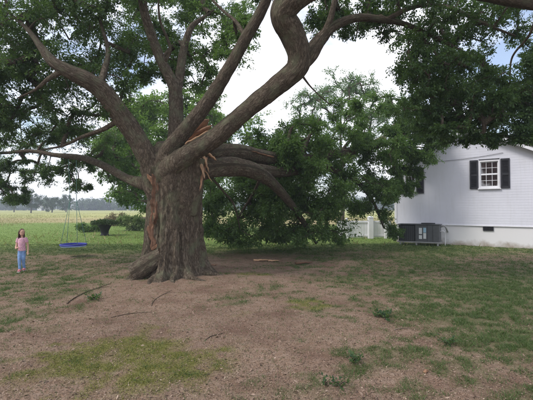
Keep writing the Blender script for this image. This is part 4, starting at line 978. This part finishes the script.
M['grass'] = leaf_mat('grass_blades', [(.1, (.03, .06, .016)), (.45, (.062, .105, .028)), (.78, (.105, .15, .045)), (.97, (.24, .21, .11))], .25, .6)
M['mossy'] = leaf_mat('yellow_green_grass', [(.1, (.07, .075, .016)), (.5, (.165, .165, .032)), (.95, (.30, .28, .08))], .25, .6)
M['lawn'] = leaf_mat('lawn_blades', [(.1, (.09, .15, .03)), (.5, (.14, .21, .05)), (.95, (.22, .28, .09))], .3, .6)
M['hay'] = leaf_mat('dry_hay', [(.1, (.2, .19, .07)), (.5, (.30, .265, .12)), (.95, (.40, .33, .18))], .3, .7)
M['litter'] = leaf_mat('leaf_litter', [(.1, (.035, .022, .015)), (.35, (.115, .074, .05)), (.7, (.27, .186, .138)), (.98, (.52, .41, .32))], .05, .7)
x, y, r = scatter(800000, 2.7, 17.5, 301); g, m = masks(x, y)
clumpy = fbm2(x, y, 9, 2, 7.); k = r.random(len(x)) < np.clip(.05 + .06 * sm(-1, 2, x) + (g - .05) * .85, .05, 1) * np.clip(clumpy * 4.2 - 1.5, .04, 1)
k &= np.hypot(x - TX, y - TY) > .8; x, y = x[k], y[k]; n = len(x)
h = r.uniform(.014, .055, n) * (.7 + .6 * g[k]); V, f = blades(np.stack([x, y, gz(x, y) - .004], -1), h, np.clip(.0014 * y, .0045, .018) * r.uniform(.7, 1.4, n), 302, .9)
tag(obj_np('yard_grass', V, f, M['grass']), 'thin patchy dark green grass over the shaded yard', 'grass', kind='stuff')
x, y, r = scatter(420000, 2.7, 10.5, 303); g, m = masks(x, y)
k = r.random(len(x)) < np.clip((m - .1) * 1.1, 0, 1); x, y = x[k], y[k]; n = len(x)
V, f = blades(np.stack([x, y, gz(x, y) - .003], -1), r.uniform(.006, .026, n), r.uniform(.0045, .009, n), 304, 1.2)
tag(obj_np('mossy_grass', V, f, M['mossy']), 'yellow green mossy grass patches on the bare dirt', 'grass', kind='stuff')
x, y, r = scatter(120000, 13, 40, 305, 1.0, .85); k = r.random(len(x)) < sm(13, 21, y); x, y = x[k], y[k]; n = len(x)
V, f = blades(np.stack([x, y, gz(x, y) - .004], -1), r.uniform(.02, .055, n), r.uniform(.02, .04, n), 306, 1.0)
tag(obj_np('lawn_grass', V, f, M['lawn']), 'bright mown lawn beyond the tree shade', 'grass', kind='stuff')
x, y, r = scatter(45000, 36, 120, 307, 1.0, .85); cl_ = fbm2(x, y, .10, 3, 4.); k = r.random(len(x)) < np.clip((cl_ - .38) * 4, 0, 1); x, y = x[k], y[k]; n = len(x)
V, f = blades(np.stack([x, y, gz(x, y) - .01], -1), r.uniform(.08, .26, n), r.uniform(.04, .09, n), 308, .7)
tag(obj_np('tall_dry_grass', V, f, M['hay']), 'tall straw-coloured grass in the pasture beyond the lawn', 'grass', kind='stuff')
x, y, r = scatter(160000, 2.7, 14, 309); g, m = masks(x, y); k = (r.random(len(x)) < np.clip(1.0 - .6 * g - .55 * m, .1, 1)) & (np.hypot(x - TX, y - TY) > .8); x, y = x[k], y[k]; n = len(x)
an = r.uniform(0, 6.28, n); L_ = r.uniform(.0035, .011, n) * np.where(r.random(n) < .04, 2.4, 1); wd_ = L_ * r.uniform(.12, .6, n); c_ = np.stack([x, y, gz(x, y) + .004], -1)
d = np.stack([np.cos(an), np.sin(an), r.normal(0, .3, n)], -1); s = np.stack([-np.sin(an), np.cos(an), r.normal(0, .35, n)], -1)
V = np.stack([c_ - d * L_[:, None], c_ + s * wd_[:, None], c_ + d * L_[:, None], c_ - s * wd_[:, None]], 1).reshape(-1, 3); V[:, 2] += np.abs(r.normal(0, .003, len(V)))
tag(obj_np('leaf_litter', V, (np.arange(n) * 4)[:, None] + np.array([[0, 1, 2, 3]]), M['litter']), 'brown leaf litter and bark crumbs over the dirt', 'litter', kind='stuff')
# ------------------------------------------------------------------ humid evening air
bm = bmesh.new(); bx(bm, (0, 520, 7.5), (2300, 1400, 17)); hz = obj_bm('haze', bm); hz['kind'] = 'stuff'; hz['label'] = 'thin pale haze over the whole yard and pasture'
hm = bpy.data.materials.new('haze_air'); hm.use_nodes = True; hn = hm.node_tree; hn.nodes.clear(); ho_ = hn.nodes.new('ShaderNodeOutputMaterial'); hv = hn.nodes.new('ShaderNodeVolumePrincipled')
hv.inputs['Color'].default_value = (.80, .88, 1, 1); hv.inputs['Density'].default_value = .0013; hn.links.new(hv.outputs[0], ho_.inputs['Volume']); hz.data.materials.append(hm)
SC.cycles.max_bounces = 5; SC.cycles.volume_bounces = 0; SC.cycles.diffuse_bounces = 2; SC.cycles.transmission_bounces = 4
